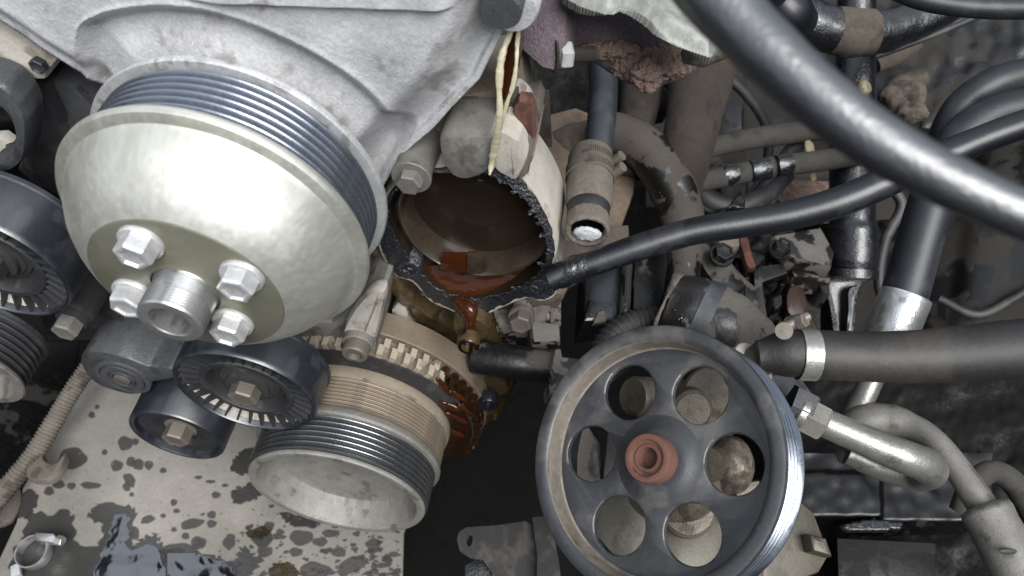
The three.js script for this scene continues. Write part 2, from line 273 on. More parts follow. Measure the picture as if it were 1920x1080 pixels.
const mt = {
  cast: M({ k: 1, map: TX.cast, bump: TX.castB, bs: 0.0005, tile: 0.1, rough: 0.45, metal: 0.25, color: 0xfcfcff }),
  castDark: M({ map: TX.cast, bump: TX.castB, bs: 0.0004, tile: 0.09, rough: 0.45, metal: 0.35, color: 0x828489 }),
  castDust: M({ k: 0.72, map: TX.dustLight, bump: TX.grain, bs: 0.0002, tile: 0.08, rough: 0.85 }),
  castGrey: M({ k: 0.78, map: TX.cast, bump: TX.castB, bs: 0.0003, tile: 0.07, rough: 0.58, metal: 0.2, color: 0xa09c95 }),
  dust: M({ map: TX.dust, bump: TX.grain, bs: 0.0003, tile: 0.11, rough: 0.9, color: 0xe0dcd6 }),
  dustTan: M({ map: TX.dustLight, bump: TX.grain, bs: 0.0003, tile: 0.1, rough: 0.9, color: 0xc4bcae }),
  dustBrown: M({ map: TX.dust, bump: TX.rough, bs: 0.0004, tile: 0.14, rough: 0.92, color: 0xaaa29a }),
  dustDark: M({ map: TX.spB, rmap: TX.spBR, bump: TX.rough, bs: 0.0006, tile: 0.2, rough: 1, color: 0x8a847c }),
  rubberDust: M({ map: TX.rubber, bump: TX.grain, bs: 0.0003, tile: 0.07, rough: 0.85, color: 0xd8cfc4 }),
  zinc: M({ k: 1, map: TX.zinc, rmap: TX.roughSoft, tile: 0.16, rough: 0.76, metal: 0.8, color: 0xf3f1ea, bump: TX.grain, bs: 0.00004 }),
  zincHub: M({ k: 0.78, map: TX.zinc, tile: 0.13, rough: 0.5, metal: 0.55, color: 0x9e9c8c, bump: TX.grain, bs: 0.00004 }),
  dishGrey: M({ k: 0.58, map: TX.cast, bump: TX.castB, bs: 0.0004, tile: 0.08, rough: 0.6, metal: 0.15, color: 0xc4c0b8 }),
  steel: M({ k: 1, map: TX.cast, tile: 0.06, rough: 0.32, metal: 0.85, color: 0xffffff }),
  boltSteel: M({ k: 1, map: TX.cast, tile: 0.05, rough: 0.42, metal: 0.55, color: 0xffffff, bump: TX.grain, bs: 0.0001 }),
  boltDust: M({ map: TX.dustLight, tile: 0.05, rough: 0.55, metal: 0.4, color: 0xb6b3ae, bump: TX.grain, bs: 0.0001 }),
  blackSteel: M({ k: 0.9, color: 0x868c96, rough: 0.5, metal: 0.85, rmap: TX.rough, tile: 0.06 }),
  blackPaint: M({ map: TX.rubberClean, tile: 0.12, rough: 0.33, color: 0xdfe6f5, clearcoat: 0.25, clearcoatRoughness: 0.3, bump: TX.grain, bs: 0.00005 }),
  pulleyBlack: M({ map: TX.rubber, tile: 0.09, rough: 0.36, color: 0xb4bfd4, ior: 1.8, bump: TX.grain, bs: 0.00006 }),
  psPaint: M({ k: 0.95, map: TX.rubber, tile: 0.14, rough: 0.42, color: 0xdedede, ior: 1.6, bump: TX.grain, bs: 0.00006 }),
  psDust: M({ k: 0.8, map: TX.dust, tile: 0.2, rough: 0.6, color: 0xd2cec8, bump: TX.grain, bs: 0.0001 }),
  pinkDust: M({ map: TX.dustLight, tile: 0.06, rough: 0.85, color: 0x98695c, bump: TX.grain, bs: 0.0002 }),
  rubber: M({ map: TX.rubber, tile: 0.11, rough: 0.62, color: 0xd0d0d2, bump: TX.grain, bs: 0.00015 }),
  hoseBlack: M({ map: TX.rubberWorn, tile: 0.13, rough: 0.38, color: 0x9aa2b2, ior: 1.5, bump: TX.grain, bs: 0.00006 }),
  hoseNear: M({ map: TX.rubberClean, tile: 0.1, rough: 0.44, color: 0xb8c4dc, ior: 2.2, bump: TX.rough, bs: 0.0004 }),
  hoseGrey: M({ map: TX.rubber, tile: 0.12, rough: 0.5, color: 0xa4aebc, bump: TX.grain, bs: 0.0001 }),
  hoseBlue: M({ map: TX.rubber, tile: 0.12, rough: 0.55, color: 0xe4f2ff, ior: 1.7, bump: TX.grain, bs: 0.0001 }),
  hoseDust: M({ map: TX.dust, tile: 0.14, rough: 0.9, color: 0x868684, bump: TX.grain, bs: 0.0002 }),
  hoseBrown: M({ map: TX.rubber, tile: 0.16, rough: 0.6, color: 0xb0a498, bump: TX.grain, bs: 0.0002 }),
  rust: M({ map: TX.rust, bump: TX.grain, bs: 0.0006, tile: 0.07, rough: 0.85 }),
  rustBrown: M({ map: TX.dust, bump: TX.rough, bs: 0.0004, tile: 0.1, rough: 0.95, color: 0x6e645d }),
  mud: M({ map: TX.mud, bump: TX.ridge, bs: 0.0014, tile: 0.03, rough: 1 }),
  shield: M({ map: TX.cast, bump: TX.castB, bs: 0.0003, tile: 0.12, rough: 0.6, metal: 0.2, color: 0xc6c9c0 }),
  bronze: M({ map: TX.bronze, color: 0xdcdce2, tile: 0.09, rough: 0.5, metal: 0.3, bump: TX.grain, bs: 0.0001 }),
  oily: M({ map: TX.oily, rmap: TX.oilyR, bump: TX.rough, bs: 0.0003, tile: 0.1, rough: 1, metal: 0.2, color: 0xd0c4b0, clearcoat: 0.5, clearcoatRoughness: 0.12 }),
  oilRed: M({ color: 0x3e1f0f, rough: 0.08, ior: 1.42 }),
  oilTooth: M({ map: TX.dust, color: 0x664a34, rough: 0.2, tile: 0.05, clearcoat: 0.8, clearcoatRoughness: 0.08 }),
  oilyCast: M({ map: TX.dust, bump: TX.rough, bs: 0.0003, tile: 0.09, rough: 0.4, color: 0x97835c, clearcoat: 0.5, clearcoatRoughness: 0.15 }),
  spFine: M({ map: TX.spA, rmap: TX.spAR, rough: 1, tile: 0.06, bump: TX.rough, bs: 0.0003 }),
  oilFilm: M({ color: 0x2a160b, rough: 0.15, bump: TX.rough, bs: 0.0004, tile: 0.04 }),
  oilBrown: M({ color: 0x332a22, rough: 0.18, metal: 0.25, bump: TX.rough, bs: 0.0001, tile: 0.1 }),
  oilGrey: M({ map: TX.dust, tile: 0.2, rough: 0.34, metal: 0.3, color: 0x8a7c6e, clearcoat: 0.5, clearcoatRoughness: 0.12 }),
  gasket: M({ map: TX.rubberClean, bump: TX.ridge, bs: 0.0012, tile: 0.025, rough: 0.32, color: 0xdce4f4, ior: 1.8 }),
  spA: M({ map: TX.spA, rmap: TX.spAR, rough: 1, tile: 0.12, bump: TX.rough, bs: 0.0003 }),
  spB: M({ map: TX.spB, rmap: TX.spBR, rough: 1, tile: 0.12, bump: TX.rough, bs: 0.0004 }),
  spC: M({ map: TX.spC, rmap: TX.spCR, rough: 1, tile: 0.14, bump: TX.rough, bs: 0.0004 }),
  blackWet: M({ color: 0x15171b, rough: 0.6, rmap: TX.rough, bump: TX.rough, bs: 0.0009, tile: 0.05, clearcoat: 0.5, clearcoatRoughness: 0.22 }),
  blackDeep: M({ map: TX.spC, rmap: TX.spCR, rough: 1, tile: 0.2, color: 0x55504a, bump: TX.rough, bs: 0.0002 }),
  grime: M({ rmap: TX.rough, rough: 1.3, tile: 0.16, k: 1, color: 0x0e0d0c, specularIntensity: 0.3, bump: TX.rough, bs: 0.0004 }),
  alu: M({ k: 0.9, map: TX.cast, bump: TX.castB, bs: 0.0003, tile: 0.08, rough: 0.38, metal: 0.65, color: 0xbfbdb6 }),
  pumpAlu: M({ map: TX.dust, bump: TX.castB, bs: 0.0005, tile: 0.08, rough: 0.5, metal: 0.35, color: 0xd4cec2, k: 0.8 }),
  aluYel: M({ map: TX.cast, bump: TX.castB, bs: 0.0002, tile: 0.1, rough: 0.5, metal: 0.3, color: 0x7a7466 }),
  crimp: M({ k: 1, map: TX.cast, tile: 0.06, rough: 0.3, metal: 0.8, color: 0xffffff, bump: TX.rough, bs: 0.0003 }),
  brick: M({ map: TX.dust, tile: 0.06, rough: 0.85, color: 0xc87c66, bump: TX.grain, bs: 0.0002 }),
  white: M({ k: 1, color: 0x9c9ea0, rough: 0.45, bump: TX.rough, bs: 0.0008, tile: 0.04 }),
  strand: M({ k: 1, map: TX.dustLight, color: 0xffffe6, rough: 0.2, bump: TX.rough, bs: 0.0004, tile: 0.02, transmission: 0.15, thickness: 0.002, attenuationColor: new THREE.Color(0xc9d8a0), attenuationDistance: 0.006 }),
  tooth: M({ k: 0.78, map: TX.dustLight, color: 0xe2dad0, rough: 0.6, tile: 0.05 }),
  tie: M({ color: 0xc9c0a0, rough: 0.6, map: TX.dustLight, tile: 0.05 }),
};

// ---------------------------------------------------------------- the setting: tray, bay floor, wing panel, firewall
const PT = plane(300, 950, 0.73, UPW);                              // the beige undertray is level
{
  const out = [[165, 690], [340, 610], [640, 640], [720, 760], [775, 930], [757, 1000], [753, 1150], [-80, 1150], [-10, 1065], [30, 980], [42, 915], [62, 880], [150, 715]];
  const g = plate(PT, out, -0.006, 0, { bevel: 0.0015 });
  // stains where the photograph has them
  const x0 = on(PT, -120, 900).x, x1 = on(PT, 930, 800).x, ya = on(PT, 300, 1160).y, yb = on(PT, 300, 590).y, LX = x1 - x0, LY = yb - ya, CW = 1536, CH = Math.round(CW * LY / LX);
  const mkc = (bg) => { const c = document.createElement('canvas'); c.width = CW; c.height = CH; const k = c.getContext('2d'); k.fillStyle = bg; k.fillRect(0, 0, CW, CH); return [c, k]; };
  const [cc, kc] = mkc('rgb(117,113,107)'), [cr, kr] = mkc('rgb(0,225,0)');
  const px = (x, y) => { const p = on(PT, x, y); return [(p.x - x0) / LX * CW, (1 - (p.y - ya) / LY) * CH]; };
  const fillP = (pts, col, rg) => { for (const [k, f] of [[kc, col], [kr, `rgb(0,${rg},0)`]]) { k.fillStyle = f; k.beginPath(); pts.forEach(([x, y], i) => { const p = px(x, y); i ? k.lineTo(...p) : k.moveTo(...p); }); k.closePath(); k.globalAlpha = 0.28; k.strokeStyle = f; k.lineJoin = 'round'; for (const w of [3.5]) { k.lineWidth = w; k.stroke(); } k.globalAlpha = 0.9; k.fill(); k.globalAlpha = 1; } };
  const drop = (x, y, rx, ry, rot = 0, col = 'rgb(50,48,46)', rg = 150, wob = 0.12) => {
    const ph = rnd() * 9, pts = [];
    for (let i = 0; i < 28; i++) { const a = i / 28 * 6.2832, k = 1 + wob * (Math.sin(a * 3 + ph) * 0.6 + Math.sin(a * 5 + ph * 2) * 0.4), u = Math.cos(a) * rx * k, v = Math.sin(a) * ry * k; pts.push([x + u * Math.cos(rot) - v * Math.sin(rot), y + u * Math.sin(rot) + v * Math.cos(rot)]); }
    fillP(pts, col, rg);
  };
  const D = document, wet = (pts, col, rg, wob = 6) => { const s = spl(pts, 8).map(([x, y], i) => [x + wob * 0.9 * Math.sin(i * 0.55 + x) , y + wob * 0.7 * Math.cos(i * 0.43 + y)]); fillP(s, col, rg); };
  const G0 = 'rgb(50,49,48)', G1 = 'rgb(38,36,35)';
  wet([[55, 960], [90, 965], [130, 960], [138, 990], [140, 1015], [185, 1018], [190, 985], [168, 970], [180, 950], [200, 946], [255, 955], [250, 990], [245, 1020], [262, 1015], [292, 1000], [300, 1020], [350, 1022], [380, 1012], [372, 1040], [440, 1050], [455, 1025], [480, 1040], [475, 1000], [510, 985], [500, 1030], [470, 1075], [420, 1120], [60, 1130], [20, 1060], [45, 1000]], G0, 62);
  wet([[165, 1080], [200, 1010], [215, 965], [240, 962], [240, 1000], [232, 1030], [285, 1015], [300, 1040], [290, 1090], [170, 1120]], 'rgb(60,60,62)', 26, 3);
  wet([[300, 1035], [360, 1035], [430, 1055], [450, 1080], [330, 1090]], 'rgb(40,37,35)', 20, 8);
  wet([[440, 860], [470, 838], [482, 850], [470, 880], [455, 890], [435, 880]], G1, 110, 3);
  wet([[455, 915], [475, 900], [490, 925], [465, 940], [440, 942], [432, 925]], G1, 110, 3);
  wet([[460, 1000], [510, 985], [505, 1000], [480, 1012]], 'rgb(42,35,20)', 25, 2);
  wet([[510, 1060], [540, 1055], [560, 1075], [545, 1095], [505, 1090]], 'rgb(44,36,18)', 25, 3);
  wet([[525, 965], [560, 965], [600, 975], [590, 988], [550, 985]], G1, 90, 4);
  wet([[40, 925], [65, 920], [70, 940], [52, 968], [30, 970]], G1, 150, 3);
  for (const [x, y, a, b, r] of [[135, 860, 27, 20, -0.2], [235, 831, 14, 13], [254, 828, 6, 6], [219, 873, 11, 10], [246, 866, 9, 9], [259, 871, 11, 10], [279, 872, 8, 8], [306, 882, 6, 5], [243, 900, 14, 9, 1], [238, 912, 7, 9], [196, 848, 5, 5], [172, 778, 6, 6], [182, 763, 4, 4], [170, 910, 19, 6, 0.05], [134, 911, 8, 6], [110, 908, 11, 8], [92, 921, 9, 8], [247, 927, 4, 4], [277, 974, 13, 7, -0.3], [306, 967, 5, 4], [326, 942, 6, 6], [331, 958, 6, 4], [360, 982, 22, 9, -0.2], [397, 965, 8, 7], [397, 982, 9, 7], [326, 993, 5, 4], [348, 1005, 7, 6], [252, 1000, 9, 12], [372, 1018, 14, 12], [405, 928, 8, 6], [372, 895, 7, 3], [395, 903, 9, 3], [422, 910, 6, 3], [505, 985, 9, 7], [525, 998, 7, 6], [565, 1008, 22, 14], [600, 1016, 14, 8], [497, 1034, 14, 10], [555, 1035, 12, 8], [635, 1035, 14, 9], [430, 1015, 11, 14, 0.4], [590, 1070, 28, 16], [660, 1060, 30, 14, -0.4], [620, 1000, 16, 7], [700, 1020, 14, 10]]) drop(x, y, a, b, r || 0);
  for (let i = 0; i < 260; i++) { const x = 340 + 410 * Math.sqrt(rnd()), y = 900 + 190 * Math.sqrt(rnd()), s = 1 + 5.5 * rnd() ** 3; drop(x, y, s * (1 + rnd()), s * 0.8, rnd() - 0.5, rnd() < 0.5 ? 'rgb(40,37,34)' : G0, 120, 0.3); }
  for (let i = 0; i < 60; i++) drop(90 + 500 * rnd(), 730 + 250 * rnd(), 0.8 + 1.2 * rnd(), 0.8 + rnd(), 0, 'rgb(96,90,84)', 160, 0.3);
  const im = kc.getImageData(0, 0, CW, CH), q = im.data;            // mottle and grain of the dusty plastic
  for (let y = 0; y < CH; y++) for (let x = 0; x < CW; x++) { const o = (y * CW + x) * 4, i = ((y * 0.6) | 0) % S * S + ((x * 0.6) | 0) % S, j = (y % S) * S + x % S, k = 1 + (nA[i] - 0.5) * 0.22 + (nE[i] - 0.5) * 0.14 + (nC[j] - 0.5) * 0.1; for (let c = 0; c < 3; c++) q[o + c] = Math.min(255, q[o + c] * k); }
  kc.putImageData(im, 0, 0);
  const film = M({ color: 0x1c1d20, rough: 0.1, ior: 2.4, bump: TX.rough, bs: 0.00012, tile: 0.05 });
  for (const [pts, nm] of [[[[175, 1100], [205, 1010], [218, 968], [238, 966], [240, 1000], [236, 1028], [262, 1030], [285, 1020], [298, 1042], [310, 1080], [250, 1120]], 'left'], [[[316, 1042], [365, 1040], [425, 1058], [440, 1085], [330, 1095]], 'right']]) { const sp = spl(pts, 6), xs = sp.map((p) => p[0]), ys = sp.map((p) => p[1]);
    struct(nm === 'left' ? 'water' : 'water_001', relief({ ...PT, o: PT.o.clone().addScaledVector(UPW, 0.0008) }, Math.min(...xs), Math.min(...ys), Math.max(...xs), Math.max(...ys), 2, (x, y) => { const q = sdPoly(sp, x, y) + 7 * noise3.noise(x * 0.09, y * 0.09, 5); return q < 0 ? null : (0.0018 * noise3.noise(x * 0.022, y * 0.04, 1) + 0.0006) * sstep(0, 22, q); }, 0), film, 'wet oily film on the tray'); }
  const uv = g.attributes.uv, pp = g.attributes.position, v = V3();
  for (let i = 0; i < pp.count; i++) { v.fromBufferAttribute(pp, i).sub(PT.o); uv.setXY(i, (v.dot(PT.x) - x0) / LX, (v.dot(PT.y) - ya) / LY); }
  const tc = new THREE.CanvasTexture(cc), tr = new THREE.CanvasTexture(cr); tc.colorSpace = THREE.SRGBColorSpace;
  struct('floor_tray', g, new THREE.MeshPhysicalMaterial({ map: tc, roughnessMap: tr, roughness: 1, side: THREE.DoubleSide, bumpMap: at(TX.grain, 0.4), bumpScale: 0.0003 }), 'beige plastic undertray with dark oil spots and a wet puddle');
}
{
  const pf = plane(1100, 800, 0.98, UPW);
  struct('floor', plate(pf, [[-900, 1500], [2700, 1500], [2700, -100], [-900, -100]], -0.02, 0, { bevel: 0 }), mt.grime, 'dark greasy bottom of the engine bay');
  const n1 = c2w(-0.62, 0.42, 0.66);
  const pw = plane(1830, 480, 0.80, n1, V3(0, 0.2, 1));
  struct('wall_right', relief(pw, 1560, -140, 2240, 1300, 8, (x, y) => 0.006 * Math.sin(x * 0.02 + y * 0.006) + 0.008 * sstep(1790, 1840, x + (y - 480) * 0.15) + 0.012 * sstep(300, 240, y + (x - 1700) * 0.5)), M({ map: TX.spA, rmap: TX.spAR, rough: 1, tile: 0.3, bump: TX.rough, bs: 0.0004, color: 0x6a655e }), 'dusty brown inner wing panel with dark splashes');
  const pb = plane(1400, -60, 1.12, c2w(0, -0.25, 0.97));
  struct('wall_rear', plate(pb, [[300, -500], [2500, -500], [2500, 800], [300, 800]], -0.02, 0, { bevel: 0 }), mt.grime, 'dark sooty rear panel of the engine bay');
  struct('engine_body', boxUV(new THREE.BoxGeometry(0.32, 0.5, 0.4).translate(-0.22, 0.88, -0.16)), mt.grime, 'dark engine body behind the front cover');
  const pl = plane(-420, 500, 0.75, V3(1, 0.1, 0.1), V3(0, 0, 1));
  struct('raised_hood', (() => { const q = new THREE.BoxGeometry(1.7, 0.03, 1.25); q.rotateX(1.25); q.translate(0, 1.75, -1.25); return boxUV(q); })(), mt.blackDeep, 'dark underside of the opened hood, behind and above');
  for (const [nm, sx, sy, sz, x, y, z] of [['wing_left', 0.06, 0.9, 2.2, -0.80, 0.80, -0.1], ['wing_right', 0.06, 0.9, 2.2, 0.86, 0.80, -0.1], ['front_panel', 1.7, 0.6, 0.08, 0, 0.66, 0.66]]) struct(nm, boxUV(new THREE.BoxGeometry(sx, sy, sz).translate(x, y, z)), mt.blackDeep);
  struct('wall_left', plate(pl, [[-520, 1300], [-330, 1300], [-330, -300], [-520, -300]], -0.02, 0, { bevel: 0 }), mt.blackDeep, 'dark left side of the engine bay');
}

// ---------------------------------------------------------------- fan pulley
{
  const d = 0.36, O = W(405.3, 436, d), R = 0.07;
  const g = thing('fan_pulley', 'large yellowish zinc fan pulley with domed face, four hex bolts and threaded stub', 'pulley', O);
  const L = (p, seg = 120, ...a) => place(lathe(p, seg, ...a), O, N);
  part(g, 'front_flange', L([[0.0655, -0.0035], [0.0694, -0.003], [0.0702, -0.0016], [0.0702, 0], [0.0694, 0.0016], [0.0668, 0.0028], [0.0652, 0.0031]]), mt.zinc);
  part(g, 'dome', L([[0.0652, 0.0031], [0.0648, 0.0036], [0.0640, 0.0060], [0.0616, 0.0120], [0.0570, 0.0190], [0.0510, 0.0252], [0.0462, 0.0290], [0.0428, 0.0310], [0.0418, 0.0316]]), mt.zinc);
  part(g, 'hub_plate', L([[0.0418, 0.0312], [0.0416, 0.0322], [0.0408, 0.0327], [0.0168, 0.0327], [0.015, 0.034]]), mt.zincHub);
  part(g, 'grooved_drum', L([[0.064, -0.0300], ...ribs(0.0662, 0.0632, -0.0292, -0.0040, 6), [0.065, -0.0032]]), mt.blackSteel, 'dark polished drum with six belt grooves');
  part(g, 'rear_flange', L([[0.05, -0.0350], [0.069, -0.0345], [0.0702, -0.0335], [0.0704, -0.0316], [0.0698, -0.0302], [0.0665, -0.0298], [0.064, -0.0302]]), mt.boltSteel);
  const thr = []; for (let i = 0; i < 6; i++) { const t = 0.0413 + i * 0.0014; thr.push([0.0139, t], [0.0131, t + 0.0007]); }
  part(g, 'threaded_stub', L([[0.0146, 0.0327], [0.0140, 0.0335], [0.0136, 0.0345], [0.0136, 0.0400], [0.0133, 0.0406], [0.0133, 0.0413], ...thr, [0.0138, 0.0493], [0.0133, 0.0503], [0.0128, 0.0505], [0.0095, 0.0505], [0.0090, 0.0500], [0.0086, 0.014], [0, 0.014]], 64), mt.steel);
  const ph = { o: O.clone().addScaledVector(N, 0.0327), ...basis(N) };
  [[266, 452, 0.1], [455, 515, 0.45], [438, 602, 0.2], [252, 548, 0.7]].forEach(([x, y, tn]) => bolt(g, hit(ph, x, y), N, 0.0077, 0.0072, mt.boltSteel, { washer: 0.0093, wh: 0.0022, rec: 0.22, turn: tn }));
}

// ---------------------------------------------------------------- timing cover
{
  const dd = 0.275;                                                   // metres behind the camera along the engine axis
  const pl = { o: CAM.clone().addScaledVector(N, -dd), ...basis(N) };
  const g = thing('timing_cover', 'large grey cast aluminium cover behind the fan pulley', 'engine cover', hit(pl, 500, 100));
  const poly = [[-200, -160], [1015, -160], [1008, -20], [985, 40], [950, 62], [936, 100], [921, 130], [903, 165], [883, 205], [835, 252], [790, 300], [735, 345], [690, 420], [500, 450], [300, 400], [165, 300], [176, 198], [143, 160], [67, 112], [7, 72], [-60, 30], [-200, -20]];
  const arch = spl([[143, 90], [150, 50], [187, 27], [233, 16], [300, 11], [383, 18], [450, 38], [517, 64], [583, 96], [633, 127], [680, 165], [722, 212], [760, 280], [720, 360], [600, 460], [300, 420], [170, 300], [150, 160]], 4);
  const h = (x, y) => {
    const s = sdPoly(poly, x, y); if (s < -14) return null;
    let z = 0;
    const a = sdPoly(arch, x, y), fade = sstep(740, 640, x - 0.2 * y);
    if (a > -4) z -= 0.0085 * sstep(-4, 34, a) * (1 - 0.75 * sstep(22, 120, a)) * (0.25 + 0.75 * fade);
    if (a > -12 && a <= 0) z += 0.0006 * fade * sstep(-12, -2, a);
    const right = sstep(780, 860, x + 0.62 * (y - 60) * (y > 60 ? 1 : 0) + (y > 240 ? (y - 240) * 0.6 : 0));
    z -= 0.024 * sstep(125, 16, s) * right; z += 0.003 * sstep(20, 12, s) * right;
    z -= 0.0018 * Math.exp(-(((x - 700 - (y - 150) * 0.25) / 46) ** 2)) * sstep(60, 150, y) * sstep(330, 240, y);
    z += 0.004 * sstep(0, -5, y - 2 - (x - 370) * 0.033) * sstep(860, 820, x) * sstep(330, 420, x);
    z -= 0.007 * sstep(46, 10, s) * sstep(340, 200, x) * sstep(300, 200, y) ;
    z += 0.0004 * (noise3.noise(x * 0.009, y * 0.009, 1)) + 0.00008 * noise3.noise(x * 0.06, y * 0.06, 4);
    return z - 0.05 * sstep(1, -12, s);
  };
  part(g, 'casting', relief(pl, -180, -150, 1020, 470, 3, h, -0.055), mt.cast);
  const b1 = hit(pl, 962, 2, -0.022);
  part(g, 'bolt_boss', place(lathe([[0.0125, -0.03], [0.0115, 0.004], [0.0105, 0.006], [0.006, 0.0062], [0, 0.0062]], 40), b1, N), mt.cast);
  part(g, 'bolt', place(lathe([[0.0086, -0.01], [0.0086, 0.0068], [0.0080, 0.0078], [0, 0.0080]], 36), hit(pl, 944, 2, -0.012), N), mt.castDark, 'dull round bolt head at the upper corner');
  const b2 = hit(pl, 778, 312, -0.02);
  part(g, 'bolt_boss', place(lathe([[0.0105, -0.03], [0.0098, 0.006], [0.0106, 0.0065], [0.0106, 0.0085], [0.0102, 0.009], [0, 0.0092]], 44), b2, N), mt.castGrey);
  bolt(g, b2.clone().addScaledVector(N, 0.009), N, 0.0068, 0.0062, mt.castGrey, { rec: 0, turn: 0.5, label: 'dull grey hex bolt at the lower corner' });
  // left step of the casting
  const pl2 = { ...pl, o: pl.o.clone().addScaledVector(N, -0.012) };
  part(g, 'side_ledge', plate(pl2, [[-80, 40], [5, 72], [66, 112], [92, 128], [84, 150], [50, 150], [-80, 134]], -0.05, 0, { bevel: 0.002 }), mt.castDust);
  bolt(g, hit(pl2, 76, 118, 0.0), N, 0.0042, 0.004, mt.rubber, { rec: 0.2 });
  part(g, 'side_web', plate({ ...pl, o: pl.o.clone().addScaledVector(N, -0.03) }, [[66, 150], [88, 148], [140, 165], [178, 205], [165, 240], [150, 290], [120, 300], [112, 245], [95, 200]], -0.03, 0, { bevel: 0.003 }), mt.castDark);
}

// ---------------------------------------------------------------- belt tensioner, idlers, alternator
function ribbedPulley(g, O, R, depth, rIn, n, mats, boltR, boltTurn, boltMat) {
  const L = (p, seg = 96) => place(lathe(p, seg), O, N);
  part(g, 'rim', L([[R * 0.9, -depth - 0.0008], [R * 1.0, -depth - 0.0008], [R * 1.022, -depth], [R * 1.022, -depth + 0.0022], [R * 1.0, -depth + 0.003], [R * 0.995, -0.003], [R * 0.985, -0.0009], [R * 0.97, 0], [R * 0.945, 0], [R * 0.93, -0.001], [R * 0.915, -0.0105], [R * 0.9, -0.0115]]), mats.rim);
  part(g, 'web', L([[R * 0.925, -0.0045], [R * 0.9, -0.0056], [rIn * 0.98, -0.0125]]), mats.dust);
  part(g, 'inner_ring', L([[rIn * 1.05, -0.013], [rIn * 1.04, -0.004], [rIn * 1.01, -0.003], [rIn * 0.9, -0.003], [rIn * 0.86, -0.0045], [rIn * 0.8, -0.011], [rIn * 0.4, -0.011]]), mats.web);
  const w0 = rIn * 1.02, w1 = R * 0.922, b = basis(N);
  for (let i = 0; i < n; i++) {                                       // each fin of the wheel
    const a = i / n * Math.PI * 2, s = new THREE.Shape([[w0, -0.0125], [w1, -0.0060], [w1, -0.0008], [w0, -0.0036]].map((q) => new THREE.Vector2(...q)));
    const e = new THREE.ExtrudeGeometry(s, { depth: 0.0011, bevelEnabled: false }); e.translate(0, 0, -0.00055);
    const X = b.x.clone().multiplyScalar(Math.cos(a)).addScaledVector(b.y, Math.sin(a)), Z = V3().crossVectors(X, N);
    e.applyMatrix4(new THREE.Matrix4().makeBasis(X, N, Z).setPosition(O));
    part(g, 'fin', e, mats.web);
  }
  part(g, 'bearing', L([[rIn * 0.66, -0.011], [rIn * 0.65, -0.0095], [rIn * 0.58, -0.0088], [rIn * 0.56, -0.0078], [rIn * 0.48, -0.0072], [rIn * 0.47, -0.0045], [rIn * 0.42, -0.004], [0, -0.004]]), mats.bearing);
  bolt(g, O.clone().addScaledVector(N, -0.004), N, boltR, 0.0085, boltMat, { rec: 0.06, turn: boltTurn });
}
{
  const d = 0.4875, O = W(458.3, 739.6, d);
  const g = thing('ribbed_idler', 'black finned belt pulley with hex bolt, hanging below the fan pulley', 'pulley', O);
  ribbedPulley(g, O, 0.0448, 0.0265, 0.0285, 32, { rim: mt.pulleyBlack, web: mt.rubber, dust: mt.castDust, bearing: mt.rubberDust }, 0.0092, 0.2, mt.boltDust);
}
{
  const d = 0.415, O = W(-24, 502, d);
  const g = thing('ribbed_idler', 'black finned belt pulley cut by the left edge of the photo', 'pulley', O);
  ribbedPulley(g, O, 0.0424, 0.0307, 0.027, 30, { rim: mt.pulleyBlack, web: mt.rubber, dust: mt.castDust, bearing: mt.rubberDust }, 0.0092, 0.9, mt.rustBrown);
}
{
  const d = 0.556, O = W(331, 819, d), L = (p, s = 80) => place(lathe(p, s), O, N);
  const g = thing('smooth_idler', 'small smooth black belt pulley above the undertray', 'pulley', O);
  part(g, 'rim', L([[0.03, -0.034], [0.0338, -0.0335], [0.0344, -0.032], [0.0336, -0.030], [0.0334, -0.0015], [0.0326, 0], [0.0308, 0], [0.0298, -0.001], [0.0296, -0.0055], [0.028, -0.0058]]), mt.pulleyBlack);
  part(g, 'cap', L([[0.0292, -0.008], [0.0285, -0.0048], [0.0272, -0.004], [0.018, -0.0042], [0.0165, -0.0052], [0.0155, -0.0075], [0, -0.0075]]), mt.rubber);
  bolt(g, O.clone().addScaledVector(N, -0.0075), N, 0.0094, 0.0105, mt.boltDust, { rec: 0.1, turn: 0.25, washer: 0.0115, wh: 0.001 });
}
{
  const pl = plane(235, 705, 0.53, N);
  const g = thing('belt_tensioner', 'dark grey cast tensioner arm with ringed round cap, left of the finned pulley', 'belt tensioner', hit(pl, 235, 705));
  part(g, 'housing', plate(pl, [[150, 672], [162, 661], [195, 662], [236, 672], [279, 688], [322, 694], [330, 706], [316, 712], [272, 722], [258, 740], [205, 731], [177, 718], [156, 694]], -0.05, 0, { bevel: 0.002, smooth: 4, crease: 0.5 }), mt.castDark);
  const c = hit(pl, 232, 706), L = (p, s = 60) => place(lathe(p, s), c, N);
  part(g, 'cap_ring', L([[0.0185, -0.001], [0.0183, 0.0016], [0.017, 0.002], [0.0155, 0.0018], [0.0152, 0.0002], [0.0142, 0.0002], [0.0140, 0.0022], [0.0095, 0.0026], [0.0092, 0.001], [0.0085, 0.001], [0.0083, 0.003], [0.0068, 0.003], [0.0066, 0.0012]]), mt.castDark);
  part(g, 'cap_centre', L([[0.0058, 0.001], [0.0056, 0.0026], [0.0045, 0.0034], [0, 0.0036]]), mt.boltDust);
  const pa = { ...pl, o: pl.o.clone().addScaledVector(N, -0.052) };
  part(g, 'mounting_arm', plate(pa, [[190, 600], [240, 560], [520, 560], [640, 585], [700, 560], [720, 575], [706, 650], [680, 690], [655, 680], [630, 640], [560, 640], [450, 660], [330, 700], [230, 690]], -0.035, 0, { bevel: 0.003 }), mt.castGrey);
}
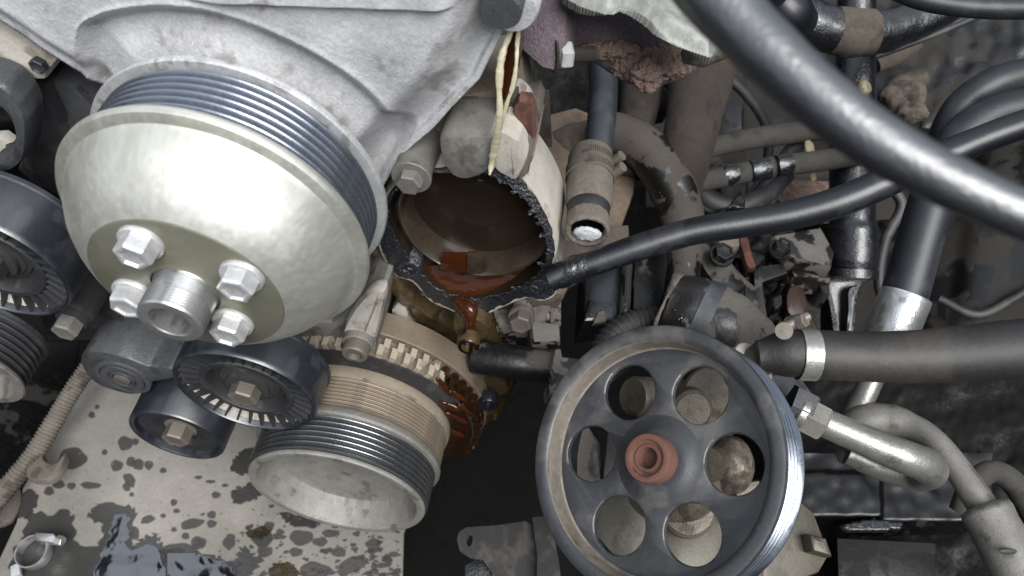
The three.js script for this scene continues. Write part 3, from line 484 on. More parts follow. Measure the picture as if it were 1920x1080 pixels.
{
  const pl = plane(660, 640, 0.525, N);
  const g = thing('mounting_bracket', 'light grey dusty cast bracket with one socket bolt beside the crank pulley', 'bracket', hit(pl, 660, 640));
  part(g, 'arm', plate(pl, [[480, 620], [540, 596], [620, 606], [655, 578], [690, 548], [722, 546], [714, 600], [704, 655], [690, 672], [660, 688], [638, 676], [625, 648], [600, 645], [560, 650]], -0.06, 0, { bevel: 0.004, smooth: 3, crease: 0.5 }), mt.castGrey);
  part(g, 'rib', plate({ ...pl, o: pl.o.clone().addScaledVector(N, 0.010) }, [[640, 640], [652, 600], [692, 552], [720, 552], [712, 604], [700, 648], [690, 664], [664, 676]], -0.012, 0, { bevel: 0.004, smooth: 4, crease: 0.5 }), mt.castDust);
  const c = hit(pl, 674, 636, 0.01);
  part(g, 'boss', place(lathe([[0.0105, -0.01], [0.0098, 0.004], [0.009, 0.0048], [0, 0.005]], 40), c, N), mt.castGrey);
  bolt(g, c.clone().addScaledVector(N, 0.005), N, 0.0082, 0.0075, mt.boltDust, { socket: true });
}
{
  const pl = plane(125, 610, 0.5, N), c = hit(pl, 148, 578);
  const g = thing('bracket_bolt', 'dusty grey hex bolt on a dark bracket under the left finned pulley', 'bolt', c);
  bolt(g, c.clone().addScaledVector(N, 0.010), N, 0.0078, 0.009, mt.castGrey, { rec: 0.05, turn: 0.3, name: 'hex_head' });
  part(g, 'spacer', place(lathe([[0.0105, -0.03], [0.0105, 0.006], [0.0095, 0.0085], [0.009, 0.010], [0, 0.010]], 32), c, N), mt.rubberDust);
  part(g, 'bracket', plate({ ...pl, o: pl.o.clone().addScaledVector(N, -0.02) }, [[60, 560], [150, 490], [215, 520], [230, 590], [170, 640], [90, 640]], -0.03, 0, { bevel: 0.003 }), mt.rubber);
}
{
  const O = W(-66, 700, 0.45), L = (p, s = 90) => place(lathe(p, s), O, N);
  const g = thing('alternator_pulley', 'dark grooved belt pulley in the lower left corner under the finned pulley', 'pulley', O);
  part(g, 'grooved_drum', L([[0.03, -0.03], [0.0315, -0.0295], [0.0315, -0.027], ...ribs(0.0305, 0.0278, -0.0265, -0.004, 6), [0.0295, -0.003]]), mt.rubber);
  part(g, 'flange', L([[0.0295, -0.003], [0.0318, -0.0025], [0.0322, -0.001], [0.0315, 0], [0.027, 0], [0.025, -0.004], [0.02, -0.012], [0, -0.012]]), mt.castGrey);
}
{
  const pl = plane(60, 250, 0.40, N), q = { ...pl, o: pl.o.clone().addScaledVector(N, -0.03) };
  const g = thing('alternator_bracket', 'dark grey curved bracket arm above the left finned pulley', 'bracket', hit(pl, 60, 250));
  part(g, 'arm', plate(pl, [[-60, 150], [0, 165], [30, 195], [45, 225], [47, 270], [40, 305], [10, 325], [-30, 322], [12, 300], [24, 268], [22, 238], [2, 206], [-60, 190]], -0.02, 0, { bevel: 0.003, smooth: 4, crease: 0.5 }), mt.castDark);
  part(g, 'block', plate(q, [[48, 160], [80, 165], [112, 230], [118, 290], [150, 330], [160, 400], [60, 345], [30, 320], [42, 290], [50, 240]], -0.04, 0, { bevel: 0.004 }), mt.rubber);
  part(g, 'backing', plate({ ...pl, o: pl.o.clone().addScaledVector(N, -0.06) }, [[-80, 120], [60, 150], [110, 300], [60, 380], [-80, 350]], -0.01, 0, { bevel: 0.001 }), mt.blackDeep);
  part(g, 'foot', plate({ ...pl, o: pl.o.clone().addScaledVector(N, -0.045) }, [[-60, 265], [0, 262], [18, 275], [6, 320], [-60, 330]], -0.01, 0, { bevel: 0.002 }), mt.castDust);
}

// ---------------------------------------------------------------- crank pulley with toothed ring
{
  const d = 0.55, O = W(631, 928.9, d), L = (p, s = 128) => place(lathe(p, s), O, N);
  const g = thing('crank_pulley', 'stacked crankshaft pulley with hollow front, two grooved drums and a toothed ring', 'pulley', O);
  part(g, 'front_dish', L([[0.0600, -0.0030], [0.0617, -0.0022], [0.0618, -0.0008], [0.0610, 0.0004], [0.0585, 0.0006], [0.0563, 0], [0.0548, -0.0020], [0.0520, -0.013], [0.0490, -0.0185], [0.044, -0.0205], [0, -0.0215]]), mt.dishGrey);
  part(g, 'grooved_drum', L([[0.0625, -0.0275], ...ribs(0.0632, 0.0600, -0.0265, -0.0040, 6), [0.0605, -0.0028]]), M({ color: 0xa0a2a4, rough: 0.5, metal: 0.9, rmap: TX.rough, tile: 0.06 }), 'polished dark drum with six belt grooves');
  part(g, 'spacer_ring', L([[0.0630, -0.0345], [0.0652, -0.0335], [0.0662, -0.0312], [0.0662, -0.0290], [0.0650, -0.0275], [0.0625, -0.0270]]), mt.castGrey);
  part(g, 'bronze_drum', L([[0.0640, -0.0555], [0.0652, -0.0548], ...ribs(0.0650, 0.0636, -0.0545, -0.0355, 7), [0.0632, -0.0345]]), mt.bronze, 'dull bronze drum with fine grooves');
  part(g, 'collar', L([[0.0640, -0.0640], [0.0664, -0.0635], [0.0668, -0.0620], [0.0662, -0.0570], [0.0650, -0.0553]]), mt.dustTan);
  part(g, 'ring_face', L([[0.0835, -0.0648], [0.0830, -0.0640], [0.080, -0.0636], [0.0660, -0.0636]]), mt.rubberDust);
  part(g, 'oil_film', place(lathe([[0.0828, -0.0634], [0.080, -0.0630], [0.0672, -0.0630], [0.0668, -0.0634]], 40, 0.75, 2.05), O, N), mt.oilFilm, 'dark oil film on the right of the ring face');
  part(g, 'ring_barrel', L([[0.0905, -0.096], [0.0905, -0.0795], [0.0896, -0.0788], [0.0835, -0.0788], [0.0832, -0.0645]]), mt.bronze, 'tan ring behind the teeth');
  const b = basis(N), nT = 60;
  for (let i = 0; i < nT; i++) for (const [o, t0, t1, r0, r1] of [[0, -0.0772, -0.0705, 0.083, 0.0893], [0.32, -0.0722, -0.0645, 0.082, 0.0886]]) {
    const a = (i + o) / nT * Math.PI * 2, X = b.x.clone().multiplyScalar(Math.cos(a)).addScaledVector(b.y, Math.sin(a));
    if (X.dot(UPW) < -0.55 && o) continue;
    const e = new THREE.BoxGeometry(r1 - r0, t1 - t0, 0.0041); e.translate((r0 + r1) / 2, (t0 + t1) / 2, 0);
    e.applyMatrix4(new THREE.Matrix4().makeBasis(X, N, V3().crossVectors(X, N)).setPosition(O));
    const oil = X.x > 0.72;                                           // the right side runs with oil
    part(g, 'tooth', boxUV(e), oil ? mt.oilTooth : mt.tooth);
  }
  const oilP = { o: O.clone().addScaledVector(N, -0.0636), ...basis(N) };
  const runs = []; for (const [x0, y0, x1, y1, r] of [[822, 712, 842, 740, 7], [850, 735, 872, 752, 7], [828, 755, 866, 770, 7], [838, 775, 874, 792, 7], [832, 800, 868, 818, 6], [862, 760, 886, 780, 6]]) {
    const A = hit(oilP, x0, y0, 0.0012), B = hit(oilP, x1, y1, 0.0012);
    const m = A.clone().lerp(B, 0.5), s = r * 0.58 / F;
    const e = new THREE.IcosahedronGeometry(1, 6), bx = B.clone().sub(A).normalize();
    e.applyMatrix4(new THREE.Matrix4().makeBasis(bx.clone().multiplyScalar(B.distanceTo(A) * 0.62), V3().crossVectors(N, bx).multiplyScalar(s), N.clone().multiplyScalar(0.0016)).setPosition(m));
    runs.push(displace(e, (p) => 0.0012 * n3(p, 150)));
  }
  part(g, 'oil_run', runs, mt.oilRed, 'thick red-brown oil on the right of the toothed ring');
}

// ---------------------------------------------------------------- thermostat housing, open, with oil inside
const HN = V3(-0.15, 0.06, 0.985).normalize();
{
  const pl = plane(893, 455, 0.464, HN);
  const g = thing('pump_housing', 'open round cast housing with torn black gasket and brown oil inside', 'pump housing', hit(pl, 893, 455));
  const outer = [[704, 400], [735, 352], [790, 318], [860, 308], [925, 306], [962, 318], [990, 346], [1018, 386], [1038, 430], [1044, 476], [1036, 512], [1046, 532], [1040, 556], [1016, 566], [990, 560], [950, 574], [916, 590], [898, 604], [872, 602], [850, 586], [806, 566], [772, 530], [744, 520], [724, 496], [708, 460]];
  const inner = [[726, 400], [742, 356], [790, 330], [870, 320], [925, 330], [965, 356], [1000, 394], [1022, 434], [1026, 468], [1016, 506], [986, 534], [940, 554], [890, 562], [846, 556], [806, 532], [772, 496], [740, 446]];
  const grow = (pts, k) => pts.map(([x, y]) => [893 + (x - 893) * k, 455 + (y - 455) * k]);
  part(g, 'wall', plate(pl, outer, -0.045, 0, { bevel: 0.0015, smooth: 4, holes: [grow(inner, 1.035)], crease: 0.6 }), mt.castDust, 'pale dusty outer wall of the housing');
  part(g, 'bore', plate(pl, grow(inner, 1.034), -0.03, 0.0003, { bevel: 0, smooth: 4, holes: [inner], crease: 0.6 }), mt.oilBrown, 'oily brown inside wall');
  const jag = (pts, k, a, lo) => spl(pts, k).map(([x, y]) => [x + (rnd() - lo) * a, y + (rnd() - lo) * a]);
  const gi = jag(inner, 9, 5.5, 0.5), go = spl(outer.map(([x, y]) => [x + (893 - x) * 0.03, y + (455 - y) * 0.035]), 6).map(([x, y]) => [x + (rnd() - 0.5) * 4, y + (rnd() - 0.5) * 4]);
  part(g, 'gasket', plate(pl, go, 0.0005, 0.0018, { bevel: 0.0004, holes: [gi] }), mt.gasket);
  const lumps = []; for (const [x, y, r] of [[932, 326, 9], [945, 338, 11], [960, 352, 8], [918, 334, 7], [972, 366, 7], [998, 392, 8], [1012, 412, 7], [1022, 440, 8], [1026, 470, 8], [1020, 492, 7], [905, 336, 5], [890, 566, 6], [935, 562, 7], [970, 548, 7], [830, 562, 7], [790, 545, 8], [770, 500, 9], [738, 480, 7], [722, 455, 6], [1003, 545, 6]]) for (let k = 0; k < 2; k++) { const e = new THREE.IcosahedronGeometry(1, 5), q = r * (0.35 + 0.4 * rnd()), w = q * 0.46 / F, p = hit(pl, x + (rnd() - 0.5) * 18, y + (rnd() - 0.5) * 18, 0.0014); e.scale(w * (1 + rnd()), w * 0.3, w); lumps.push(displace(place(e, p, HN), (v) => 0.0014 * n3(v, 420))); }
  part(g, 'sealant_residue', lumps, mt.gasket);
  const c = hit(pl, 888, 419, -0.003), L = (p, s = 90) => place(lathe(p, s), c, HN);
  part(g, 'rotor', L([[0.0400, -0.0170], [0.0385, -0.0164], [0.018, -0.0166], [0.0172, -0.0165], [0.0165, -0.0167], [0.006, -0.0168], [0, -0.0168]]), mt.oilBrown, 'dark oily disc');
  part(g, 'rotor_ring', L([[0.0442, -0.022], [0.0446, -0.0012], [0.0442, 0.0], [0.0432, 0.0003], [0.0426, -0.0004], [0.0394, -0.0172]]), mt.oilGrey, 'grey-brown oily ring round the disc');
  const pn = { ...pl, o: c.clone().addScaledVector(HN, 0.0006) };
  part(g, 'notch', plate(pn, [[828, 478], [905, 478], [902, 512], [866, 518], [822, 509]], -0.003, 0, { bevel: 0.001 }), mt.oilRed, 'red-brown block on the ring');
  part(g, 'notch_edge', plate(pn, [[876, 479], [906, 479], [899, 513], [874, 517]], -0.003, 0.0012, { bevel: 0.0008 }), mt.oilGrey);
  const pool = plane(900, 562, 0.506, V3(-0.05, 0.5, 0.86).normalize());
  part(g, 'oil_pool', relief(pool, 780, 480, 1035, 575, 3, (x, y) => (sdPoly(inner.map(([a, b]) => [a, b + 3]), x, y) < -2 || y < 500 ? null : 0.0003 * noise3.noise(x * 0.03, y * 0.05, 2)), 0), mt.oilRed, 'red-brown oil lying in the bottom of the housing');
  part(g, 'oil_drip', displace(tube([[850, 563, 0.502, 9], [866, 570, 0.500, 13], [880, 580, 0.498, 15], [884, 596, 0.499, 11], [883, 612, 0.503, 9], [884, 624, 0.505, 6]], { seg: 20, step: 0.001 }), (p) => 0.0012 * fbm3(p, 130)), mt.oilRed, 'oil running over the lower lip');
  for (const [x, y, r] of [[768, 503, 0.0058], [1016, 540, 0.0066]]) {
    const p = hit(pl, x, y, 0.0006);
    part(g, 'bolt_ear', place(lathe([[r * 1.25, -0.03], [r * 1.25, 0.0006], [r * 1.15, 0.0014], [r * 0.72, 0.0014], [r * 0.7, -0.006], [0, -0.006]], 36), p, HN), mt.gasket);
    part(g, 'threaded_hole', place(lathe([[r * 0.66, -0.003], [r * 0.55, -0.0025], [r * 0.5, -0.004], [0, -0.0042]], 28), p, HN), mt.aluYel);
  }
}
{
  const pl = plane(880, 300, 0.395, N);
  const g = thing('cylinder_head_end', 'beige dusty cast block with rounded grey stub and reddish lug above the open housing', 'engine block', hit(pl, 880, 300));
  const back = (k) => ({ ...pl, o: pl.o.clone().addScaledVector(N, k) });
  part(g, 'stub', plate(pl, [[822, 268], [824, 290], [832, 314], [846, 332], [868, 340], [892, 336], [912, 326], [922, 300], [922, 262], [880, 256], [840, 258]], -0.045, 0, { bevel: 0.004, smooth: 4, crease: 0.6 }), mt.castGrey, 'grey rounded stub');
  part(g, 'lobe', plate(back(-0.002), [[918, 254], [945, 250], [965, 262], [980, 282], [986, 306], [978, 324], [968, 340], [950, 334], [930, 322], [918, 300]], -0.045, 0, { bevel: 0.003, smooth: 4, crease: 0.6 }), mt.castDust);
  part(g, 'body', plate(back(-0.03), [[760, 200], [960, 160], [975, 250], [1000, 300], [980, 350], [930, 330], [800, 330], [740, 300]], -0.05, 0, { bevel: 0.004, crease: 0.5 }), mt.dustTan);
  part(g, 'cheek', plate(back(-0.012), [[955, 270], [990, 262], [1000, 280], [990, 330], [972, 345], [958, 320]], -0.05, 0, { bevel: 0.003 }), mt.dust);
  part(g, 'lug', plate(back(-0.016), [[958, 240], [962, 200], [972, 190], [997, 194], [1001, 204], [1000, 236], [1003, 262], [975, 268], [958, 262]], -0.010, 0, { bevel: 0.003 }), mt.pinkDust, 'dusty reddish square lug');
  part(g, 'lug_step', plate(back(-0.022), [[945, 250], [948, 186], [968, 182], [972, 260]], -0.010, 0, { bevel: 0.002 }), mt.dustBrown);
  const pr = plane(955, 140, 0.37, N);
  part(g, 'oil_gap', plate(pr, [[968, 50], [972, 120], [958, 190], [936, 260], [934, 170], [944, 90]], -0.02, 0, { bevel: 0.001 }), mt.oilRed, 'brown oil behind the sealant strands');
}
{
  const g = thing('sealant_strand', 'pale yellow-green sealant strip hanging from the cover edge into the housing', 'sealant', W(930, 200, 0.36));
  const wob = (r, s) => r * (0.9 + 0.3 * noise3.noise(s * 260, r * 900, 3) + 0.18 * noise3.noise(s * 800, 2, r * 500));
  part(g, 'strip', [tube([[966, 40, 0.345, 5], [950, 78, 0.348, 7], [940, 110, 0.35, 8], [936, 160, 0.356, 7], [937, 205, 0.362, 7], [934, 240, 0.37, 8], [926, 285, 0.385, 9], [921, 312, 0.392, 6], [918, 328, 0.393, 2]], { seg: 12, step: 0.0012, rad: wob, flat: 0.6 }),
    tube([[974, 44, 0.345, 7], [970, 80, 0.35, 6], [968, 120, 0.352, 5], [962, 160, 0.357, 6], [950, 195, 0.362, 6], [942, 225, 0.368, 6], [936, 250, 0.375, 4]], { seg: 12, step: 0.0012, rad: (r, q) => 0.8 * wob(r, q), flat: 0.45 })], mt.strand);
}

// ---------------------------------------------------------------- exhaust manifold, heat shield, pipes
{
  const g = thing('exhaust_manifold', 'rusty purple-brown cast exhaust manifold with threaded stud and caked mud', 'exhaust manifold', W(1130, 80, 0.43));
  const pl = plane(1020, 70, 0.40, c2w(-0.25, -0.25, 0.93));
  part(g, 'flange', plate(pl, [[972, 40], [1000, -30], [1070, -30], [1064, 30], [1062, 76], [1052, 112], [1038, 134], [1015, 128], [978, 95]], -0.03, 0, { bevel: 0.003, crease: 0.5 }), mt.rust);
  part(g, 'runner', displace(tube([[1020, -10, 0.44, 60], [1080, 25, 0.44, 64], [1150, 60, 0.445, 66], [1215, 98, 0.45, 64], [1262, 104, 0.455, 50], [1305, 96, 0.46, 30]], { seg: 56, step: 0.0012 }), (p) => 0.0012 * fbm3(p, 45) + 0.0005 * n3(p, 220)), mt.rust);
  const clump = [blob(1218, 118, 0.440, 72, 34, 36, 0.0026, 110, 40), blob(1150, 94, 0.432, 42, 13, 22, 0.0026, 140, 26), blob(1212, 140, 0.43, 26, 27, 22, 0.0022, 150, 24), blob(1110, 99, 0.43, 30, 10, 14, 0.0018, 170, 20)];
  part(g, 'mud_crust', clump.map((c) => displace(c, (p) => 0.0016 * (1 - Math.abs(n3(p, 210)) * 2) + 0.0007 * n3(p, 600))), mt.mud, 'flaky orange-brown dried mud');
  const A = W(1040, 104, 0.405), ax = W(1120, 101, 0.41).sub(A).normalize();
  const th = [[0.0042, -0.004]]; for (let i = 0; i < 13; i++) { th.push([0.0042, i * 0.0013], [0.0036, i * 0.0013 + 0.00065]); } th.push([0.0036, 0.0175], [0, 0.0175]);
  part(g, 'stud', place(lathe(th, 28), A.clone().addScaledVector(ax, 0.005), ax), mt.rustBrown);
  part(g, 'nut', place(lathe([[0.0045, 0], [0.0068, 0.0004], [0.0072, 0.0014], [0.0072, 0.0056], [0.0066, 0.0066], [0.0045, 0.0068]], 6, 0.3, 0.3 + Math.PI * 2, true), A.clone().addScaledVector(ax, 0.002), ax), mt.boltSteel, 'clean silver hex nut');
  part(g, 'washer', place(lathe([[0, 0], [0.0085, 0], [0.0085, 0.0012], [0.004, 0.0014]], 30), A.clone().addScaledVector(ax, -0.001), ax), mt.rustBrown);
}
{
  const pl = plane(1220, 20, 0.375, c2w(0.1, 0.45, 0.88));
  const poly = [[1040, -160], [1060, -20], [1092, -2], [1138, 13], [1152, 13], [1165, 7], [1189, 17], [1213, 34], [1237, 55], [1273, 73], [1321, 89], [1336, 94], [1352, 80], [1400, 40], [1420, -160]];
  const g = thing('heat_shield', 'pale grey-green heat shield with wavy lower edge above the manifold', 'heat shield', hit(pl, 1220, 20));
  const h = (x, y) => { const s = sdPoly(poly, x, y); if (s < -4) return null; return 0.004 * Math.sin((x - 1140) * 0.02) - 0.006 * sstep(26, 0, s) + 0.0006 * noise3.noise(x * 0.05, y * 0.05, 7) + 0.003 * Math.exp(-(((y - 10 - (x - 1150) * 0.4) / 14) ** 2)); };
  part(g, 'sheet', relief(pl, 1036, -150, 1424, 100, 2, h), mt.shield);
  part(g, 'lug', plate(plane(1330, 96, 0.39, c2w(0.1, 0.2, 0.97)), [[1285, 84], [1340, 92], [1356, 78], [1372, 96], [1330, 112], [1290, 104]], -0.01, 0, { bevel: 0.002 }), mt.dust);
}
for (const [pts, lb] of [[[[1215, 60, 0.64, 40], [1205, 160, 0.63, 38], [1188, 260, 0.62, 34], [1180, 330, 0.62, 34]], 'thin brown rusty exhaust pipe behind the coolant hose'], [[[1340, 40, 0.62, 62], [1318, 130, 0.61, 60], [1300, 220, 0.60, 52], [1285, 300, 0.60, 46], [1275, 360, 0.62, 40]], 'thick brown rusty exhaust pipe below the heat shield']]) {
  const g = thing('exhaust_pipe', lb, 'exhaust pipe', W(pts[1][0], pts[1][1], pts[1][2]));
  part(g, 'pipe', displace(tube(pts, { seg: 36, step: 0.003 }), (p) => 0.0008 * fbm3(p, 30)), mt.rustBrown);
}
{
  const pl = plane(1225, 200, 0.66, c2w(-0.3, 0.1, 0.95));
  const g = thing('pipe_flange', 'small rusty bracket between the two exhaust pipes', 'bracket', hit(pl, 1225, 200));
  part(g, 'tab', plate(pl, [[1200, 130], [1262, 130], [1255, 200], [1240, 225], [1210, 230]], -0.01, 0, { bevel: 0.002 }), mt.rustBrown);
  part(g, 'stud', place(lathe([[0.009, 0], [0.009, 0.012], [0.007, 0.014], [0, 0.014]], 24), hit(pl, 1237, 190), pl.n), mt.dust);
}

// ---------------------------------------------------------------- coolant stub with two clamps
{
  const ax = c2w(-0.10, -0.80, 0.60).normalize(), E = W(1101, 434, 0.455);
  const q = (t) => E.clone().addScaledVector(ax, t);
  const L = (p, s = 56) => place(lathe(p, s), E, ax);
  const g = thing('coolant_hose', 'blue-grey hose with dusty cuff, two worm clamps and open white-lined end', 'hose', E);
  part(g, 'hose', tube([[1128, 60, 0.56, 27], [1131, 130, 0.55, 27], [1130, 200, 0.535, 27], [1124, 262, 0.525, 27], [1120, 300, 0.52, 27]], { seg: 32 }), mt.hoseBlue);
  part(g, 'cuff', L([[0.0095, -0.0640], [0.0128, -0.0625], [0.0133, -0.060], [0.0136, -0.045], [0.0141, -0.036], [0.0138, -0.022], [0.0129, -0.0195], [0.0126, -0.0180]]), mt.dust, 'dusty cuff');
  part(g, 'seal_ring', L([[0.0121, -0.0190], [0.0123, -0.018], [0.0123, -0.0115], [0.0118, -0.0105]]), mt.rubber, 'dark ring');
  part(g, 'end_collar', displace(L([[0.0118, -0.0112], [0.0124, -0.0095], [0.0126, -0.003], [0.0128, -0.001], [0.0122, 0.0008], [0.0108, 0.001], [0.0098, -0.0004], [0.0094, -0.003]], 72), (p) => 0.0005 * fbm3(p, 300)), mt.dust);
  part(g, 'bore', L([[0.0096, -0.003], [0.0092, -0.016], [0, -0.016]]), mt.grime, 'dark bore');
  const wp = displace(place(new THREE.IcosahedronGeometry(1, 14).scale(0.0082, 0.0026, 0.0056), q(-0.0030).addScaledVector(UP, -0.0034), ax), (p) => 0.0008 * fbm3(p, 200));
  part(g, 'white_residue', wp, mt.white, 'white residue in the open end');
  for (const [t, r] of [[-0.054, 0.0142], [-0.0445, 0.0150]]) {
    const band = part(g, 'clamp', L([[r - 0.0006, t - 0.0042], [r, t - 0.0040], [r, t + 0.0040], [r - 0.0006, t + 0.0042]]), mt.boltDust, 'dusty worm clamp band');
    const slots = []; for (let i = -8; i <= 8; i++) { const a = 2.6 + i * 0.085, b = new THREE.BoxGeometry(0.00055, 0.0046, 0.0004); b.translate(0, t, r + 0.0001); b.rotateY(a); slots.push(boxUV(place(b, E, ax))); }
    part(band, 'slot', slots, mt.dustBrown);
    const sc = new THREE.CylinderGeometry(0.0032, 0.0032, 0.014, 20); sc.rotateZ(Math.PI / 2); sc.rotateY(0.9); sc.translate(r * 0.95, t, -0.004);
    part(band, 'screw_housing', boxUV(place(sc, E, ax)), mt.boltDust);
  }
}
// ---------------------------------------------------------------- hoses
function hose(name, label, pts, m, opt = {}, nm = 'hose') { const mid = pts[pts.length >> 1], g = thing(name, label, opt.cat || 'hose', W(mid[0], mid[1], mid[2])); part(g, nm, tube(pts, { seg: 32, step: 0.003, rad: (r, s) => r * (1 + 0.03 * noise3.noise(s * 28, pts[0][0], 1) + 0.008 * noise3.noise(s * 130, pts[0][1], 2)), ...opt }), m); return g; }
hose('foreground_hose', 'thick shiny black hose crossing the upper right corner close to the viewer', [[1230, -150, 0.18, 66], [1330, -22, 0.176, 64], [1420, 76, 0.172, 60], [1530, 178, 0.168, 56], [1640, 262, 0.165, 54], [1760, 330, 0.162, 50], [1870, 382, 0.16, 46], [2010, 440, 0.158, 44]], mt.hoseNear, { step: 0.001, seg: 48 });
{
  const g = hose('thin_black_hose', 'thin black hose running from the housing up to the right edge', [[1030, 524, 0.452, 24], [1065, 508, 0.45, 23], [1110, 494, 0.448, 24], [1200, 463, 0.444, 25], [1300, 434, 0.44, 26], [1400, 418, 0.436, 27], [1490, 402, 0.432, 28], [1580, 376, 0.428, 30], [1690, 328, 0.424, 29], [1770, 292, 0.42, 29], [1850, 258, 0.418, 27], [1980, 212, 0.416, 26]], mt.hoseBlack);
  part(g, 'end_sealant', displace(tube([[1044, 518, 0.452, 25], [1075, 506, 0.45, 25.5], [1105, 497, 0.448, 24.5]], { seg: 24, step: 0.001 }), (p) => 0.0009 * fbm3(p, 240)), mt.blackWet, 'black sealant smeared on the hose end');
}
{
  const g = hose('dusty_hose', 'thick dusty grey hose arching down from the exhaust pipe, oil-stained at its bend', [[1120, 240, 0.60, 34], [1160, 250, 0.60, 38], [1210, 280, 0.598, 42], [1252, 335, 0.595, 44], [1276, 395, 0.592, 42], [1284, 450, 0.59, 36], [1282, 500, 0.588, 31], [1268, 570, 0.585, 30], [1240, 640, 0.585, 30]], M({ map: TX.spA, rmap: TX.spAR, rough: 1, tile: 0.09, bump: TX.rough, bs: 0.0003, color: 0x9a948e }));
}
hose('right_upper_hose', 'blue-black hose curving in from the right edge behind the thin hose', [[2000, 128, 0.56, 30], [1930, 138, 0.56, 30], [1860, 158, 0.56, 30], [1805, 195, 0.565, 28], [1770, 250, 0.57, 26], [1755, 320, 0.58, 26]], mt.hoseGrey);
{
  const g = hose('pressure_hose', 'grey rubber pressure hose with silver crimped end beside the steering shaft', [[2000, 190, 0.53, 33], [1930, 197, 0.53, 33], [1865, 212, 0.53, 33], [1805, 252, 0.53, 35], [1768, 315, 0.53, 38], [1744, 385, 0.53, 40], [1722, 460, 0.53, 41], [1698, 545, 0.53, 42], [1690, 570, 0.53, 42]], mt.hoseGrey);
  const A = W(1700, 552, 0.525), B = W(1640, 700, 0.525), ax = B.clone().sub(A).normalize(), l = B.distanceTo(A);
  part(g, 'crimp_sleeve', place(lathe([[0.0138, 0], [0.0158, 0.0004], [0.0162, 0.0016], [0.0162, l * 0.55], [0.0158, l * 0.58], [0.0150, l * 0.6], [0.0150, l * 0.98], [0.009, l]], 48), A, ax), mt.crimp, 'shiny faceted crimp sleeve');
  part(g, 'pipe', tube([[1642, 690, 0.53, 22], [1622, 738, 0.53, 22], [1596, 788, 0.535, 22], [1580, 822, 0.545, 22], [1590, 855, 0.56, 20]], { seg: 24 }), mt.alu);
}
hose('blue_black_hose', 'slim blue-black hose along the top right edge', [[1640, -40, 0.5, 20], [1720, -4, 0.5, 20], [1800, 12, 0.5, 19], [1880, 16, 0.5, 20], [2000, 14, 0.5, 20]], mt.hoseGrey);
{
  const g = hose('return_hose', 'thick brown-black hose with bright clamp leading to the right edge', [[1420, 668, 0.44, 30], [1480, 663, 0.438, 45], [1520, 664, 0.437, 46], [1600, 668, 0.436, 47], [1700, 669, 0.434, 49], [1800, 664, 0.432, 53], [1890, 656, 0.43, 56], [2010, 646, 0.428, 58]], mt.hoseBrown, { seg: 44 });
  const A = W(1495, 664, 0.4375), ax = W(1540, 666, 0.4373).sub(A).normalize();
  const band = part(g, 'clamp', place(lathe([[0.0138, 0], [0.0143, 0.0002], [0.0143, 0.0098], [0.0138, 0.01]], 56), A, ax), mt.alu, 'bright band clamp');
  const sc = [place(lathe([[0.0026, 0], [0.0026, 0.016], [0, 0.016]], 18), W(1466, 616, 0.43), W(1500, 600, 0.43).sub(W(1466, 616, 0.43)).normalize()), place(hexG(0.0042, 0.005, 0.1), W(1496, 604, 0.43), c2w(0.6, 0.3, 0.7).normalize()), place(lathe([[0.0046, 0], [0.0046, 0.003], [0, 0.0032]], 20), W(1470, 622, 0.425), c2w(-0.3, 0.2, 0.9).normalize())];
  part(band, 'clamp_screw', sc, mt.boltDust);
  const el = [tube([[1500, 664, 0.438, 31], [1472, 652, 0.44, 31], [1440, 664, 0.445, 31], [1408, 690, 0.455, 31], [1385, 715, 0.465, 31]], { seg: 30, step: 0.0015 })];
  part(g, 'elbow', el, mt.aluYel, 'cast elbow');
  const F0 = W(1408, 690, 0.452);
  part(g, 'elbow_flange', place(lathe([[0, -0.004], [0.0138, -0.004], [0.0148, -0.003], [0.0148, 0.002], [0.0138, 0.003], [0.009, 0.0032]], 44), F0, c2w(0.55, 0.45, 0.65).normalize()), mt.castDust);
}
{
  const g = thing('worm_clamp', 'grey ribbed worm clamp strap standing behind the thick brown-black hose', 'hose clamp', W(1535, 610, 0.47));
  const c = W(1505, 640, 0.47), ax = c2w(0.75, 0.2, 0.62).normalize();
  const st = part(g, 'strap', place(lathe([[0.0155, -0.0055], [0.016, -0.0054], [0.016, 0.0054], [0.0155, 0.0055]], 64), c, ax), mt.boltDust);
  const sl = []; for (let i = 0; i < 40; i++) { const b = new THREE.BoxGeometry(0.0006, 0.0075, 0.0005); b.translate(0, 0, 0.01605); b.rotateY(i * 0.157); sl.push(boxUV(place(b, c, ax))); }
  part(st, 'slot', sl, mt.dustBrown);
}

